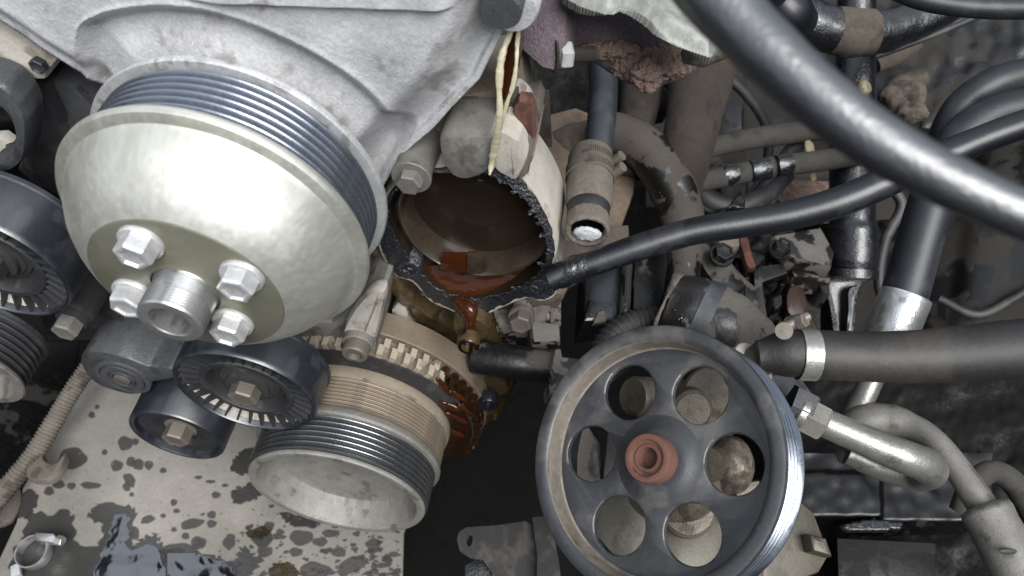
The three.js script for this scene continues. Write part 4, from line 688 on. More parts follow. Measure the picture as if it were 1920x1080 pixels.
// ---------------------------------------------------------------- steering shaft and boot
{
  const g = thing('steering_shaft', 'wet black steering shaft with joint standing behind the thin black hose', 'steering shaft', W(1600, 350, 0.66));
  part(g, 'tube', tube([[1606, -30, 0.68, 34], [1604, 100, 0.68, 36], [1602, 170, 0.675, 37], [1600, 180, 0.675, 41], [1598, 320, 0.67, 41], [1598, 420, 0.665, 41], [1598, 428, 0.665, 46], [1596, 490, 0.665, 48], [1594, 505, 0.665, 44]], { seg: 36, step: 0.002 }), mt.blackWet);
  part(g, 'collar', tube([[1594, 506, 0.664, 50], [1593, 522, 0.664, 50]], { seg: 36, step: 0.001 }), mt.blackWet);
  const pl = plane(1590, 580, 0.655, c2w(0, 0.1, 1));
  part(g, 'yoke', plate(pl, [[1548, 520], [1632, 520], [1614, 540], [1608, 600], [1600, 628], [1584, 640], [1566, 628], [1556, 580]], -0.03, 0, { bevel: 0.004, smooth: 4, crease: 0.5 }), mt.blackWet);
  part(g, 'yoke_lug', plate({ ...pl, o: pl.o.clone().addScaledVector(pl.n, 0.012) }, [[1592, 540], [1612, 535], [1606, 570], [1604, 600], [1598, 625], [1588, 628], [1590, 580]], -0.02, 0, { bevel: 0.004, smooth: 3 }), mt.blackPaint);
  part(g, 'yellow_lump', blob(1620, 166, 0.645, 13, 17, 8, 0.0008, 120, 10), mt.tie, 'rough yellowish lump');
  part(g, 'red_dot', blob(1590, 267, 0.648, 5, 6, 3, 0.0001, 50, 6), M({ color: 0xb01030, rough: 0.4 }), 'small red paint dot');
}
{
  const g = thing('rubber_boot', 'oily black rubber boot with one dusty grey-brown patch at the top right', 'rubber boot', W(1600, 50, 0.62));
  part(g, 'boot', displace(tube([[1420, -60, 0.6, 42], [1480, 10, 0.605, 44], [1530, 48, 0.61, 44], [1590, 62, 0.615, 42], [1650, 60, 0.62, 38], [1710, 42, 0.625, 36], [1770, 8, 0.63, 38], [1830, -40, 0.64, 40]], { seg: 40, step: 0.002 }), (p) => 0.0012 * fbm3(p, 40)), mt.blackWet);
  const pat = displace(tube([[1562, 58, 0.613, 43], [1592, 62, 0.6135, 43.6], [1632, 62, 0.6165, 41]], { seg: 40, step: 0.002, cap: false }), (p) => 0.0012 * fbm3(p, 40) + 0.0002);
  part(g, 'dust_patch', pat, mt.dustBrown, 'dusty patch');
  part(g, 'end_ridge', tube([[1455, 0, 0.575, 40], [1480, 26, 0.58, 44], [1500, 44, 0.59, 36]], { seg: 32, step: 0.002 }), mt.hoseBlack);
}
for (const [pts, lb] of [[[[1560, 130, 0.72, 7], [1700, 70, 0.71, 7], [1830, 30, 0.70, 7], [1960, -10, 0.69, 7]], 'thin dark rod running up to the right under the boot'], [[[1630, 110, 0.71, 6], [1760, 62, 0.70, 6], [1880, 10, 0.69, 6]], 'second thin dark rod above the first, nearer the boot']]) hose('control_rod', lb, pts, mt.rubber, { cat: 'rod', seg: 14 }, 'rod');
{
  const pl = plane(1700, 100, 0.84, c2w(-0.4, 0.35, 0.84));
  const g = thing('firewall_plate', 'dusty dark plate with stiffening folds behind the steering shaft top', 'panel', hit(pl, 1700, 100));
  part(g, 'plate', relief(pl, 1640, -60, 1980, 260, 5, (x, y) => 0.02 * sstep(30, 60, y + (x - 1700) * 0.35 + 10 * noise3.noise(x * 0.02, y * 0.02, 3)) + 0.004 * noise3.noise(x * 0.03, y * 0.03, 9)), mt.dustDark);
  part(g, 'fitting', [tube([[1640, 120, 0.78, 18], [1672, 104, 0.78, 22], [1700, 92, 0.78, 18], [1722, 80, 0.78, 12]], { seg: 24, step: 0.002, rad: (r, s) => r * (1 + 0.08 * Math.sin(s * 1400)) }), tube([[1650, 190, 0.79, 14], [1690, 160, 0.79, 22], [1730, 145, 0.79, 20]], { seg: 20 })], mt.dustBrown);
  for (const e of [blob(1695, 178, 0.77, 40, 30, 24, 0.006, 50, 14), blob(1712, 212, 0.77, 30, 20, 20, 0.005, 60, 14)]) part(g, 'lump', e, mt.dustBrown);
}

// ---------------------------------------------------------------- straps, bar, ties in the middle background
for (const [pts, lb] of [[[[1235, 330, 0.66, 20], [1270, 305, 0.66, 20], [1330, 277, 0.665, 20], [1420, 258, 0.67, 20], [1500, 248, 0.68, 20], [1600, 232, 0.69, 20]], 'upper of two dusty grey hoses passing behind the steering shaft'], [[[1220, 360, 0.63, 20], [1280, 347, 0.63, 20], [1370, 328, 0.635, 20], [1460, 311, 0.64, 20], [1520, 304, 0.645, 20], [1610, 290, 0.65, 20]], 'lower of two dusty grey hoses, with three black drips']]) {
  const g = hose('dusty_line', lb, pts, mt.hoseDust, { seg: 24 });
  if (lb.startsWith('lower')) for (const [x, y, a, b] of [[1366, 328, 13, 12], [1424, 318, 16, 13], [1468, 309, 12, 11]]) part(g, 'oil_drip', displace(tube([[x - a, y + a * 0.18, 0.6345, 20.6], [x, y, 0.6345, 21.2], [x + a, y - a * 0.18, 0.6355, 20.6]], { seg: 24, step: 0.002, cap: false }), (p) => 0.0007 * fbm3(p, 160)), mt.blackWet);
}
hose('dark_bar', 'dark dusty bar slanting behind the two dusty hoses', [[1545, 200, 0.71, 26], [1480, 290, 0.70, 25], [1420, 370, 0.69, 24], [1385, 410, 0.69, 24]], mt.rubber, { cat: 'bar', flat: 0.6 }, 'bar');
{
  const g = thing('cable_tie', 'pale yellow cable tie end standing behind the lower dusty hose', 'cable tie', W(1520, 300, 0.655));
  part(g, 'strip', tube([[1514, 264, 0.662, 5], [1517, 272, 0.661, 9], [1521, 298, 0.66, 8], [1524, 325, 0.66, 6], [1526, 338, 0.662, 5]], { seg: 12, flat: 0.3, step: 0.002 }), mt.tie);
  const h2 = thing('cable_tie', 'pale cable tie end showing beside the thick exhaust pipe', 'cable tie', W(1320, 265, 0.655));
  part(h2, 'strip', tube([[1325, 240, 0.65, 5], [1321, 258, 0.65, 7], [1316, 274, 0.655, 5]], { seg: 12, flat: 0.3, step: 0.002 }), mt.tie);
}
for (const [pts, lb] of [[[[1330, 120, 0.8, 9], [1400, 180, 0.79, 9], [1440, 250, 0.78, 9], [1430, 330, 0.78, 9], [1380, 400, 0.76, 9]], 'thin dark cable hanging beside the thick exhaust pipe'], [[[1480, 330, 0.7, 11], [1440, 370, 0.69, 11], [1395, 395, 0.68, 11], [1340, 395, 0.68, 11], [1300, 372, 0.68, 11]], 'thin looped cable just above the thin black hose'], [[[1640, 330, 0.72, 10], [1690, 380, 0.72, 10], [1660, 450, 0.72, 10], [1650, 540, 0.72, 10], [1690, 620, 0.72, 10]], 'thin dark cable between steering shaft and pressure hose'], [[[1760, 560, 0.76, 8], [1830, 590, 0.75, 8], [1900, 560, 0.75, 8], [1960, 520, 0.75, 8]], 'thin dark cable on the wing panel above the thick brown-black hose']]) hose('cable', lb, pts, mt.rubber, { cat: 'cable', seg: 12 }, 'cable');
{
  const pl = plane(1345, 330, 0.72, c2w(0.2, 0.5, 0.84));
  const g = thing('connector', 'dark dusty electrical connector between the two dusty hoses', 'connector', hit(pl, 1345, 330));
  part(g, 'body', plate(pl, [[1310, 318], [1360, 300], [1376, 330], [1330, 352]], -0.02, 0, { bevel: 0.003 }), mt.rubberDust);
  part(g, 'collar', place(lathe([[0.010, 0], [0.010, 0.012], [0.008, 0.014], [0, 0.014]], 24), hit(pl, 1360, 372), pl.n), mt.rubberDust);
}
hose('looped_cable', 'dark cable looping between the dusty hoses and the thin black hose', [[1305, 350, 0.68, 20], [1330, 375, 0.68, 20], [1370, 388, 0.68, 20], [1410, 380, 0.68, 19], [1450, 350, 0.69, 19], [1480, 310, 0.7, 18]], mt.rubber, { cat: 'cable' }, 'cable');
{
  const pl = plane(1430, 200, 0.92, c2w(0, 0.35, 0.94));
  const g = thing('subframe', 'dusty brown pressed-steel panel behind the hoses in the middle', 'panel', hit(pl, 1430, 200));
  part(g, 'panel', relief(pl, 1200, -40, 1680, 420, 6, (x, y) => 0.03 * sstep(1400, 1380, x) * sstep(60, 90, y) + 0.012 * sstep(330, 350, y) + 0.004 * noise3.noise(x * 0.02, y * 0.02, 5)), M({ map: TX.spA, rmap: TX.spAR, rough: 1, tile: 0.25, bump: TX.rough, bs: 0.0005, color: 0x5c5650 }));
  const p2 = plane(1490, 370, 0.74, c2w(0.05, 0.45, 0.9));
  part(g, 'rusty_ledge', plate(p2, [[1430, 350], [1460, 335], [1560, 338], [1570, 400], [1420, 405]], -0.02, 0, { bevel: 0.003 }), mt.mud);
}
{
  const p1 = plane(1430, 500, 0.68, c2w(0.05, 0.5, 0.87));
  const g = thing('engine_mount', 'oily brown engine mount with a reddish strip left of the steering shaft', 'engine mount', hit(p1, 1430, 500));
  const h = (x, y) => 0.02 * sstep(0.05, 0.12, noise3.noise(x * 0.013, y * 0.012, 2)) + 0.014 * sstep(0.2, 0.26, noise3.noise(x * 0.02, y * 0.022, 6)) + 0.0012 * noise3.noise(x * 0.06, y * 0.06, 3);
  part(g, 'base', relief(p1, 1270, 400, 1538, 660, 2.5, h), mt.dustDark);
  part(g, 'arm', plate(plane(1360, 500, 0.645, c2w(0.15, 0.45, 0.88)), [[1310, 452], [1352, 470], [1398, 520], [1440, 560], [1420, 590], [1370, 560], [1318, 500]], -0.02, 0, { bevel: 0.003, smooth: 3 }), mt.spB);
  part(g, 'stay', plate(plane(1450, 530, 0.64, c2w(-0.1, 0.4, 0.9)), [[1412, 500], [1470, 492], [1478, 512], [1430, 530], [1440, 600], [1420, 604]], -0.012, 0, { bevel: 0.002 }), mt.spB);
  bolt(g, W(1352, 480, 0.63), c2w(0.1, 0.4, 0.9).normalize(), 0.008, 0.007, mt.dustDark, { washer: 0.010 });
  bolt(g, W(1460, 470, 0.625), c2w(0.2, 0.5, 0.85).normalize(), 0.007, 0.006, mt.dustDark, { washer: 0.009 });
  part(g, 'ledge', plate(plane(1500, 440, 0.65, c2w(0.1, 0.6, 0.8)), [[1450, 440], [1540, 425], [1565, 470], [1560, 500], [1480, 480]], -0.02, 0, { bevel: 0.003 }), mt.spA);
  part(g, 'lip', plate(plane(1510, 512, 0.645, c2w(0.1, 0.7, 0.7)), [[1480, 500], [1555, 510], [1558, 522], [1490, 518]], -0.02, 0, { bevel: 0.002 }), mt.spA);
  part(g, 'red_strip', plate(plane(1400, 480, 0.632, c2w(0, 0.4, 0.9)), [[1388, 445], [1400, 440], [1412, 480], [1418, 500], [1404, 502], [1394, 475]], -0.01, 0, { bevel: 0.002, smooth: 3 }), mt.brick, 'reddish painted strip');
  part(g, 'dust_block', plate(plane(1370, 450, 0.64, c2w(0.1, 0.5, 0.86)), [[1340, 442], [1392, 438], [1394, 460], [1360, 466]], -0.02, 0, { bevel: 0.003 }), mt.dust);
  part(g, 'amber_pocket', plate(plane(1495, 570, 0.64, c2w(0, 0.3, 0.95)), [[1480, 540], [1505, 538], [1512, 580], [1500, 600], [1478, 585]], -0.01, 0, { bevel: 0.002, smooth: 3 }), M({ color: 0x3a1e0c, rough: 0.4 }));
}

// ---------------------------------------------------------------- engine block side and the parts between housing and pump pulley
{
  const pl = plane(1080, 380, 0.60, c2w(0.2, 0.45, 0.87));
  const g = thing('engine_block', 'dusty beige-brown engine block side behind the coolant stub', 'engine block', hit(pl, 1080, 380));
  part(g, 'side', plate(pl, [[960, 230], [1080, 200], [1200, 250], [1190, 360], [1150, 470], [1085, 500], [1060, 552], [940, 552], [940, 500]], -0.04, 0, { bevel: 0.003 }), M({ map: TX.dust, bump: TX.grain, bs: 0.0003, tile: 0.15, rough: 0.92, color: 0xd8c6b4 }));
  part(g, 'step', plate({ ...pl, o: pl.o.clone().addScaledVector(pl.n, 0.012) }, [[1000, 450], [1130, 450], [1135, 462], [1060, 520], [1040, 500], [1000, 480]], -0.02, 0, { bevel: 0.002 }), mt.dustBrown);
  part(g, 'lug', plate(plane(1150, 440, 0.585, c2w(0.1, 0.3, 0.95)), [[1130, 420], [1180, 420], [1182, 452], [1165, 456], [1150, 470], [1128, 465]], -0.02, 0, { bevel: 0.003 }), mt.dustBrown);
  const sp = []; for (let i = 0; i < 16; i++) sp.push(boxUV(place(new THREE.BoxGeometry(0.009, 0.0026, 0.008), W(1018 + i * 0.35, 172 + i * 6.6, 0.58 + i * 0.0008), c2w(0, 0.9, 0.3).normalize())));
  part(g, 'ribbed_post', sp, mt.dustBrown);
  part(g, 'shoulder', blob(1090, 270, 0.63, 60, 40, 30, 0.004, 40, 14), mt.dustBrown);
}
{
  const pl = plane(980, 620, 0.575, c2w(0.05, 0.35, 0.93));
  const g = thing('oil_filter_base', 'oil-splashed dusty casting with hex bolt and black cylinder under the open housing', 'casting', hit(pl, 980, 620));
  part(g, 'plate', relief(pl, 900, 520, 1052, 668, 3, (x, y) => 0.006 * sstep(1040, 1030, x) + 0.016 * sstep(25, 18, Math.hypot(x - 976, y - 596)) - 0.035 * sstep(0, 26, y - 612 + (x - 970) * 0.1) + 0.004 * noise3.noise(x * 0.04, y * 0.04, 8)), mt.spFine);
  bolt(g, W(978, 592, 0.555), c2w(-0.1, -0.6, 0.8).normalize(), 0.0078, 0.0085, mt.boltDust, { rec: 0.05, washer: 0.0095, wh: 0.003, turn: 0.2 });
  part(g, 'cylinder', displace(tube([[890, 668, 0.562, 32], [940, 676, 0.556, 33], [1010, 684, 0.552, 32], [1040, 688, 0.552, 30]], { seg: 40, step: 0.002 }), (p) => 0.0006 * fbm3(p, 60)), mt.spC, 'wet black cylinder');
  part(g, 'cover_lug', plate(plane(1060, 680, 0.53, c2w(0.1, 0.4, 0.9)), [[1040, 655], [1052, 652], [1055, 668], [1090, 672], [1092, 700], [1060, 730], [1030, 740], [1028, 720], [1042, 708], [1034, 690]], -0.025, 0, { bevel: 0.002 }), mt.spFine);
  part(g, 'step', plate(plane(1020, 610, 0.56, c2w(0.1, 0.5, 0.85)), [[995, 600], [1050, 605], [1052, 640], [1000, 642]], -0.02, 0, { bevel: 0.003 }), mt.spFine);
}
{
  const pl = plane(800, 560, 0.545, N);
  const g = thing('front_casting', 'oily brown cast front of the engine between housing and toothed ring', 'casting', hit(pl, 800, 560));
  const poly = [[690, 440], [740, 470], [770, 510], [830, 570], [880, 600], [915, 610], [940, 660], [955, 720], [930, 780], [880, 800], [700, 760], [640, 640], [690, 560]];
  part(g, 'face', relief(pl, 620, 430, 970, 810, 4, (x, y) => { const s = sdPoly(poly, x, y); if (s < -10) return null; return 0.006 * noise3.noise(x * 0.012, y * 0.012, 11) + 0.0016 * noise3.noise(x * 0.05, y * 0.05, 12) + 0.014 * sstep(60, 20, Math.abs(x - 800 - (y - 560) * 0.7)) * sstep(640, 560, y) - 0.012 * sstep(8, -8, s); }), mt.oilyCast);
  part(g, 'dry_patch', plate({ ...pl, o: pl.o.clone().addScaledVector(N, 0.012) }, [[734, 582], [748, 566], [760, 570], [764, 596], [776, 622], [756, 616], [738, 604]], -0.012, 0, { bevel: 0.001 }), mt.castDust, 'dry pale patch');
  const axs = c2w(-0.05, -0.72, 0.69).normalize();
  for (const e of [place(lathe([[0.0125, -0.03], [0.012, 0], [0.0105, 0.004], [0, 0.0042]], 36), W(885, 610, 0.51), axs), place(lathe([[0.0115, -0.03], [0.0105, 0.002], [0, 0.0022]], 36), W(925, 722, 0.585), axs)]) part(g, 'bolt_pillar', e, mt.oilyCast);
  bolt(g, W(880, 632, 0.503), axs, 0.0072, 0.0085, mt.oily, { socket: true, label: 'oily brown socket bolt' });
  bolt(g, W(917, 742, 0.578), axs, 0.0072, 0.0090, mt.blackPaint, { socket: true, label: 'dark socket bolt' });
  part(g, 'gusset', plate({ ...pl, o: pl.o.clone().addScaledVector(N, 0.004) }, [[690, 440], [715, 455], [770, 515], [760, 535], [700, 520], [690, 560], [670, 520]], -0.04, 0, { bevel: 0.003 }), mt.castGrey);
}
{
  const pl = plane(1135, 530, 0.60, c2w(0.1, 0.45, 0.88));
  const g = thing('black_box', 'glossy black box with a dusty beige channel beside the engine block', 'box', hit(pl, 1135, 530));
  part(g, 'box', plate(pl, [[1098, 500], [1110, 460], [1180, 450], [1180, 570], [1150, 600], [1092, 608]], -0.04, 0, { bevel: 0.005, crease: 0.5 }), mt.blackPaint);
  part(g, 'recess', plate({ ...pl, o: pl.o.clone().addScaledVector(pl.n, 0.006) }, [[1105, 560], [1160, 566], [1158, 600], [1094, 602]], -0.02, 0, { bevel: 0.003 }), mt.blackWet);
  part(g, 'tab', plate({ ...pl, o: pl.o.clone().addScaledVector(pl.n, 0.009) }, [[1122, 584], [1134, 583], [1138, 602], [1112, 606]], -0.006, 0, { bevel: 0.001 }), mt.dust);
  part(g, 'channel', plate({ ...pl, o: pl.o.clone().addScaledVector(pl.n, 0.014) }, [[1174, 470], [1188, 468], [1184, 560], [1178, 606], [1164, 612], [1170, 550]], -0.03, 0, { bevel: 0.002 }), mt.spA);
  part(g, 'side_plate', plate({ ...pl, o: pl.o.clone().addScaledVector(pl.n, -0.01) }, [[1190, 470], [1262, 470], [1262, 620], [1186, 620]], -0.02, 0, { bevel: 0.002 }), mt.spB);
}
hose('corrugated_tube', 'black corrugated tube disappearing behind the steering pump pulley', [[1120, 700, 0.55, 24], [1135, 650, 0.555, 25], [1165, 618, 0.56, 26], [1205, 604, 0.565, 26], [1260, 600, 0.57, 26]], mt.rubber, { cat: 'tube', step: 0.0008, rad: (r, s) => r * (1 + 0.10 * Math.sin(s * 1500)) }, 'tube');
{
  const g = thing('reservoir_pipe', 'oil-splashed dark cylinder with band clamp behind the steering pump pulley', 'cylinder', W(1320, 600, 0.53));
  part(g, 'cylinder', displace(tube([[1252, 572, 0.55, 62], [1300, 590, 0.545, 72], [1350, 612, 0.54, 74], [1402, 646, 0.54, 62], [1445, 692, 0.54, 44]], { seg: 48, step: 0.002 }), (p) => 0.0008 * fbm3(p, 40)), mt.spB);
  part(g, 'band', tube([[1306, 593, 0.5445, 74.5], [1334, 605, 0.5417, 76]], { seg: 48, step: 0.002 }), mt.hoseBlue, 'worn steel band');
  part(g, 'lip', displace(tube([[1244, 569, 0.551, 60], [1250, 571, 0.5505, 64], [1256, 574, 0.5497, 63]], { seg: 40, step: 0.001 }), (p) => 0.0012 * fbm3(p, 120)), mt.dust, 'pale ragged lip');
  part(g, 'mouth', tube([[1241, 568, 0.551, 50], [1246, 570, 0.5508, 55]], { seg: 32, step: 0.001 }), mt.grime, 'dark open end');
  const dr = []; for (let i = 0; i < 46; i++) { const x = 1262 + 150 * rnd(), y = 575 + 60 * rnd(); if (x > 1298 && x < 1336) continue; dr.push(blob(x, y, 0.5475 - 0.049 * (1 - ((y - 605) / 90) ** 2) * 0.52, 2 + 3 * rnd(), 2 + 2.4 * rnd(), 2, 0, 1, 3)); }
  part(g, 'oil_drop', dr, mt.blackWet);
}

// ---------------------------------------------------------------- power steering pump and its pulley
{
  const d = 0.42, O = W(1233.9, 863.3, d), L = (p, s = 132) => place(lathe(p, s), O, NP);
  const g = thing('steering_pump_pulley', 'large blue-black pulley with six round holes and dusty pink hub nut', 'pulley', O);
  const b = basis(NP), rH = 0.0407, hr = 0.0152;
  part(g, 'grooved_band', L([[0.0600, -0.0180], [0.0690, -0.0180], [0.0704, -0.0172], [0.0706, -0.0155], ...[0, 1, 2, 3].flatMap((i) => [[0.0692, -0.0140 + i * 0.0052], [0.0668, -0.0122 + i * 0.0052], [0.0668, -0.0116 + i * 0.0052], [0.0692, -0.0100 + i * 0.0052]]), [0.0696, 0.0075]]), M({ color: 0x7c828c, rough: 0.42, metal: 0.9, rmap: TX.rough, tile: 0.06 }), 'polished belt grooves');
  part(g, 'rim', L([[0.0696, 0.0075], [0.0704, 0.0085], [0.0705, 0.0102], [0.0698, 0.0114], [0.0684, 0.0119], [0.0652, 0.0118], [0.0632, 0.0114], [0.0622, 0.0106]]), mt.psPaint);
  part(g, 'inner_wall', L([[0.0622, 0.0106], [0.0617, 0.0098], [0.0611, 0.0030], [0.0605, 0.0004], [0.0588, -0.0006]]), mt.psDust, 'dusty inner wall of the rim');
  const sh = new THREE.Shape(); sh.absarc(0, 0, 0.0600, 0, Math.PI * 2);
  const a0 = Math.atan2(-(735 - 863), 1180 - 1234);
  for (let i = 0; i < 6; i++) {
    const q = on({ o: O, ...b }, ...[[1180, 735], [1312, 740], [1375, 870], [1297, 1002], [1160, 985], [1108, 850]][i]), h = new THREE.Path(); h.absarc(q.x, q.y, hr, 0, Math.PI * 2, true); sh.holes.push(h);
  }
  const wg = new THREE.ExtrudeGeometry(sh, { depth: 0.0022, bevelEnabled: true, bevelThickness: 0.0009, bevelSize: 0.0009, bevelOffset: -0.0009, bevelSegments: 3, curveSegments: 48 });
  wg.translate(0, 0, -0.0032); wg.applyMatrix4(new THREE.Matrix4().makeBasis(b.x, b.y, b.n).setPosition(O));
  part(g, 'web', boxUV(toCreasedNormals(wg, 0.7)), mt.psPaint);
  part(g, 'hub', L([[0.0240, -0.0001], [0.0200, 0.0010], [0.0175, 0.0026], [0.0145, 0.0034], [0, 0.0034]], 64), mt.psPaint);
  part(g, 'hub_nut', L([[0.0125, 0.0010], [0.0128, 0.0120], [0.0122, 0.0136], [0.0112, 0.0140], [0.0095, 0.0138], [0.0090, 0.0122], [0.0074, 0.0118], [0.0070, 0.0128], [0.0056, 0.0126], [0.0052, 0.0050], [0, 0.0050]], 48), mt.pinkDust, 'dusty pink hub nut with a hole');
}
{
  const O = W(1215, 880, 0.485), q = (x, y, d) => W(x, y, d);
  const g = thing('steering_pump', 'cast aluminium pump body seen through the pulley holes', 'pump', O);
  const L = (p, o, ax = NP, s = 48) => place(lathe(p, s), o, ax);
  part(g, 'body', [L([[0.030, -0.06], [0.034, -0.050], [0.034, -0.012], [0.031, -0.004], [0.020, 0.002], [0.012, 0.004], [0, 0.004]], W(1240, 880, 0.49))], mt.pumpAlu);
  part(g, 'dome', displace(blob(1372, 872, 0.485, 40, 52, 50, 0.0012, 60, 24), (p) => 0.0003 * n3(p, 160)), mt.pumpAlu);
  part(g, 'port', [L([[0.013, -0.03], [0.013, 0.012], [0.0115, 0.014], [0, 0.0142]], W(1215, 745, 0.51), c2w(-0.8, 0.1, 0.6).normalize()), L([[0.020, -0.03], [0.020, 0.004], [0.018, 0.006], [0, 0.006]], W(1340, 745, 0.50), c2w(-0.2, 0.4, 0.9).normalize()), L([[0.012, 0], [0.012, 0.010], [0.010, 0.012], [0, 0.012]], W(1292, 760, 0.49), c2w(0, -0.1, 1).normalize()), L([[0.010, -0.02], [0.010, 0.008], [0, 0.009]], W(1336, 870, 0.475), c2w(-0.5, 0.1, 0.85).normalize())], mt.pumpAlu);
  part(g, 'cover', [plate(plane(1160, 985, 0.50, c2w(-0.25, 0.15, 0.95)), [[1120, 920], [1215, 920], [1230, 1010], [1200, 1060], [1110, 1050]], -0.02, 0, { bevel: 0.004, crease: 0.5 }), plate(plane(1310, 1020, 0.49, c2w(0.1, 0.3, 0.95)), [[1240, 985], [1370, 960], [1385, 1100], [1240, 1100]], -0.03, 0, { bevel: 0.005, crease: 0.5 })], mt.aluYel);
  part(g, 'cap', L([[0.017, -0.01], [0.017, 0.001], [0.015, 0.003], [0, 0.0045]], W(1290, 955, 0.487), c2w(-0.1, 0.35, 0.93).normalize()), mt.pumpAlu);
  part(g, 'lug', plate(plane(1400, 900, 0.482, c2w(0, 0.2, 0.98)), [[1375, 915], [1395, 905], [1425, 900], [1430, 935], [1385, 940]], -0.01, 0, { bevel: 0.002 }), mt.aluYel);
  part(g, 'side_web', plate(plane(1110, 850, 0.50, c2w(-0.3, 0.2, 0.93)), [[1066, 800], [1100, 795], [1120, 830], [1128, 905], [1080, 920], [1062, 860]], -0.01, 0, { bevel: 0.002 }), mt.spA);
  part(g, 'side_web', plate(plane(1140, 850, 0.49, c2w(-0.3, 0.2, 0.93)), [[1138, 812], [1165, 800], [1170, 910], [1128, 915]], -0.01, 0, { bevel: 0.002 }), mt.castGrey);
  part(g, 'foot', [plate(plane(1520, 1000, 0.52, c2w(0.1, 0.3, 0.95)), [[1420, 960], [1500, 935], [1530, 960], [1560, 1040], [1540, 1075], [1420, 1120]], -0.03, 0, { bevel: 0.005, crease: 0.5 }), plate(plane(1540, 1020, 0.505, c2w(0.1, 0.35, 0.93)), [[1518, 1000], [1552, 1008], [1564, 1044], [1526, 1034]], -0.02, 0, { bevel: 0.004 })], mt.aluYel);
}

// ---------------------------------------------------------------- hydraulic pipes on the lower right
{
  const g = thing('hydraulic_pipe', 'bright bent metal pipe with two hex nuts right of the pump pulley', 'pipe', W(1620, 830, 0.47));
  const ax = W(1600, 822, 0.46).sub(W(1480, 760, 0.465)).normalize();
  part(g, 'pipe', tube([[1530, 786, 0.465, 27], [1590, 812, 0.462, 28], [1650, 838, 0.46, 30], [1700, 858, 0.46, 32], [1735, 872, 0.465, 33], [1742, 884, 0.478, 32], [1715, 890, 0.495, 29], [1650, 874, 0.505, 26], [1590, 848, 0.51, 24]], { seg: 28, step: 0.0015 }), mt.alu);
  part(g, 'nut', place(hexG(0.0125, 0.014, 0.1, 0.3), W(1478, 754, 0.468), ax), mt.castDark, 'dark hex fitting nearest the pulley');
  part(g, 'nut', place(hexG(0.0112, 0.013, 0.1, 0.3), W(1506, 775, 0.465), ax), mt.castGrey);
  part(g, 'collar', place(lathe([[0.0095, -0.004], [0.0105, -0.003], [0.0105, 0.001], [0.0095, 0.002]], 32), W(1504, 774, 0.465), ax), mt.alu);
  part(g, 'block', plate(plane(1470, 740, 0.49, c2w(0.2, 0.3, 0.93)), [[1430, 700], [1500, 700], [1530, 740], [1490, 800], [1440, 770]], -0.03, 0, { bevel: 0.004 }), mt.castDark);
}
{
  const g = thing('steering_line', 'dull grey bent metal line ending in a dusty ferrule at the lower right', 'pipe', W(1780, 850, 0.5));
  part(g, 'pipe', tube([[1585, 830, 0.53, 34], [1620, 792, 0.525, 34], [1670, 788, 0.52, 30], [1718, 804, 0.51, 24], [1752, 826, 0.50, 22], [1790, 872, 0.49, 24], [1830, 930, 0.48, 27], [1856, 972, 0.475, 28]], { seg: 28, step: 0.002 }), mt.castGrey);
  const A = W(1846, 952, 0.474), ax = W(1920, 1090, 0.455).sub(A).normalize();
  part(g, 'ferrule', displace(place(lathe([[0.008, -0.002], [0.0140, 0], [0.0148, 0.003], [0.0142, 0.010], [0.0146, 0.018], [0.0150, 0.032], [0.0146, 0.045], [0.0120, 0.047], [0, 0.047]], 40), A, ax), (p) => 0.0006 * fbm3(p, 90)), mt.castGrey, 'dusty crimped ferrule');
  part(g, 'ferrule_dent', blob(1890, 1034, 0.448, 17, 6, 3, 0.0002, 80, 8), mt.rubber);
}
hose('brown_line', 'thin brownish metal line bending down at the right edge', [[1800, 960, 0.55, 20], [1825, 905, 0.548, 21], [1860, 884, 0.546, 21], [1895, 900, 0.544, 22], [1930, 950, 0.54, 23], [1960, 1010, 0.54, 23]], mt.hoseDust, { cat: 'pipe' }, 'pipe');
{
  const pl = plane(1650, 930, 0.64, c2w(0.02, 0.55, 0.83));
  const g = thing('crossmember', 'dark oily steel beam below the bent pipes', 'beam', hit(pl, 1650, 930));
  part(g, 'beam', relief(pl, 1480, 850, 1860, 990, 4, (x, y) => 0.012 * sstep(1655, 1640, x) * sstep(880, 900, y) + 0.002 * noise3.noise(x * 0.03, y * 0.03, 15) - 0.02 * sstep(975, 990, y)), mt.blackDeep);
  part(g, 'block', plate(plane(1660, 1050, 0.60, c2w(0.03, 0.5, 0.86)), [[1568, 1006], [1760, 1016], [1764, 1110], [1572, 1110]], -0.03, 0, { bevel: 0.004 }), mt.blackDeep);
  part(g, 'puddle', relief({ ...pl, o: pl.o.clone().addScaledVector(pl.n, 0.0152) }, 1570, 960, 1705, 1000, 3, (x, y) => (sdPoly([[1575, 985], [1600, 978], [1640, 972], [1696, 978], [1690, 992], [1640, 996], [1590, 995]], x, y) < 0 ? null : 0.0005 * noise3.noise(x * 0.1, y * 0.1, 3))), mt.blackWet);
}
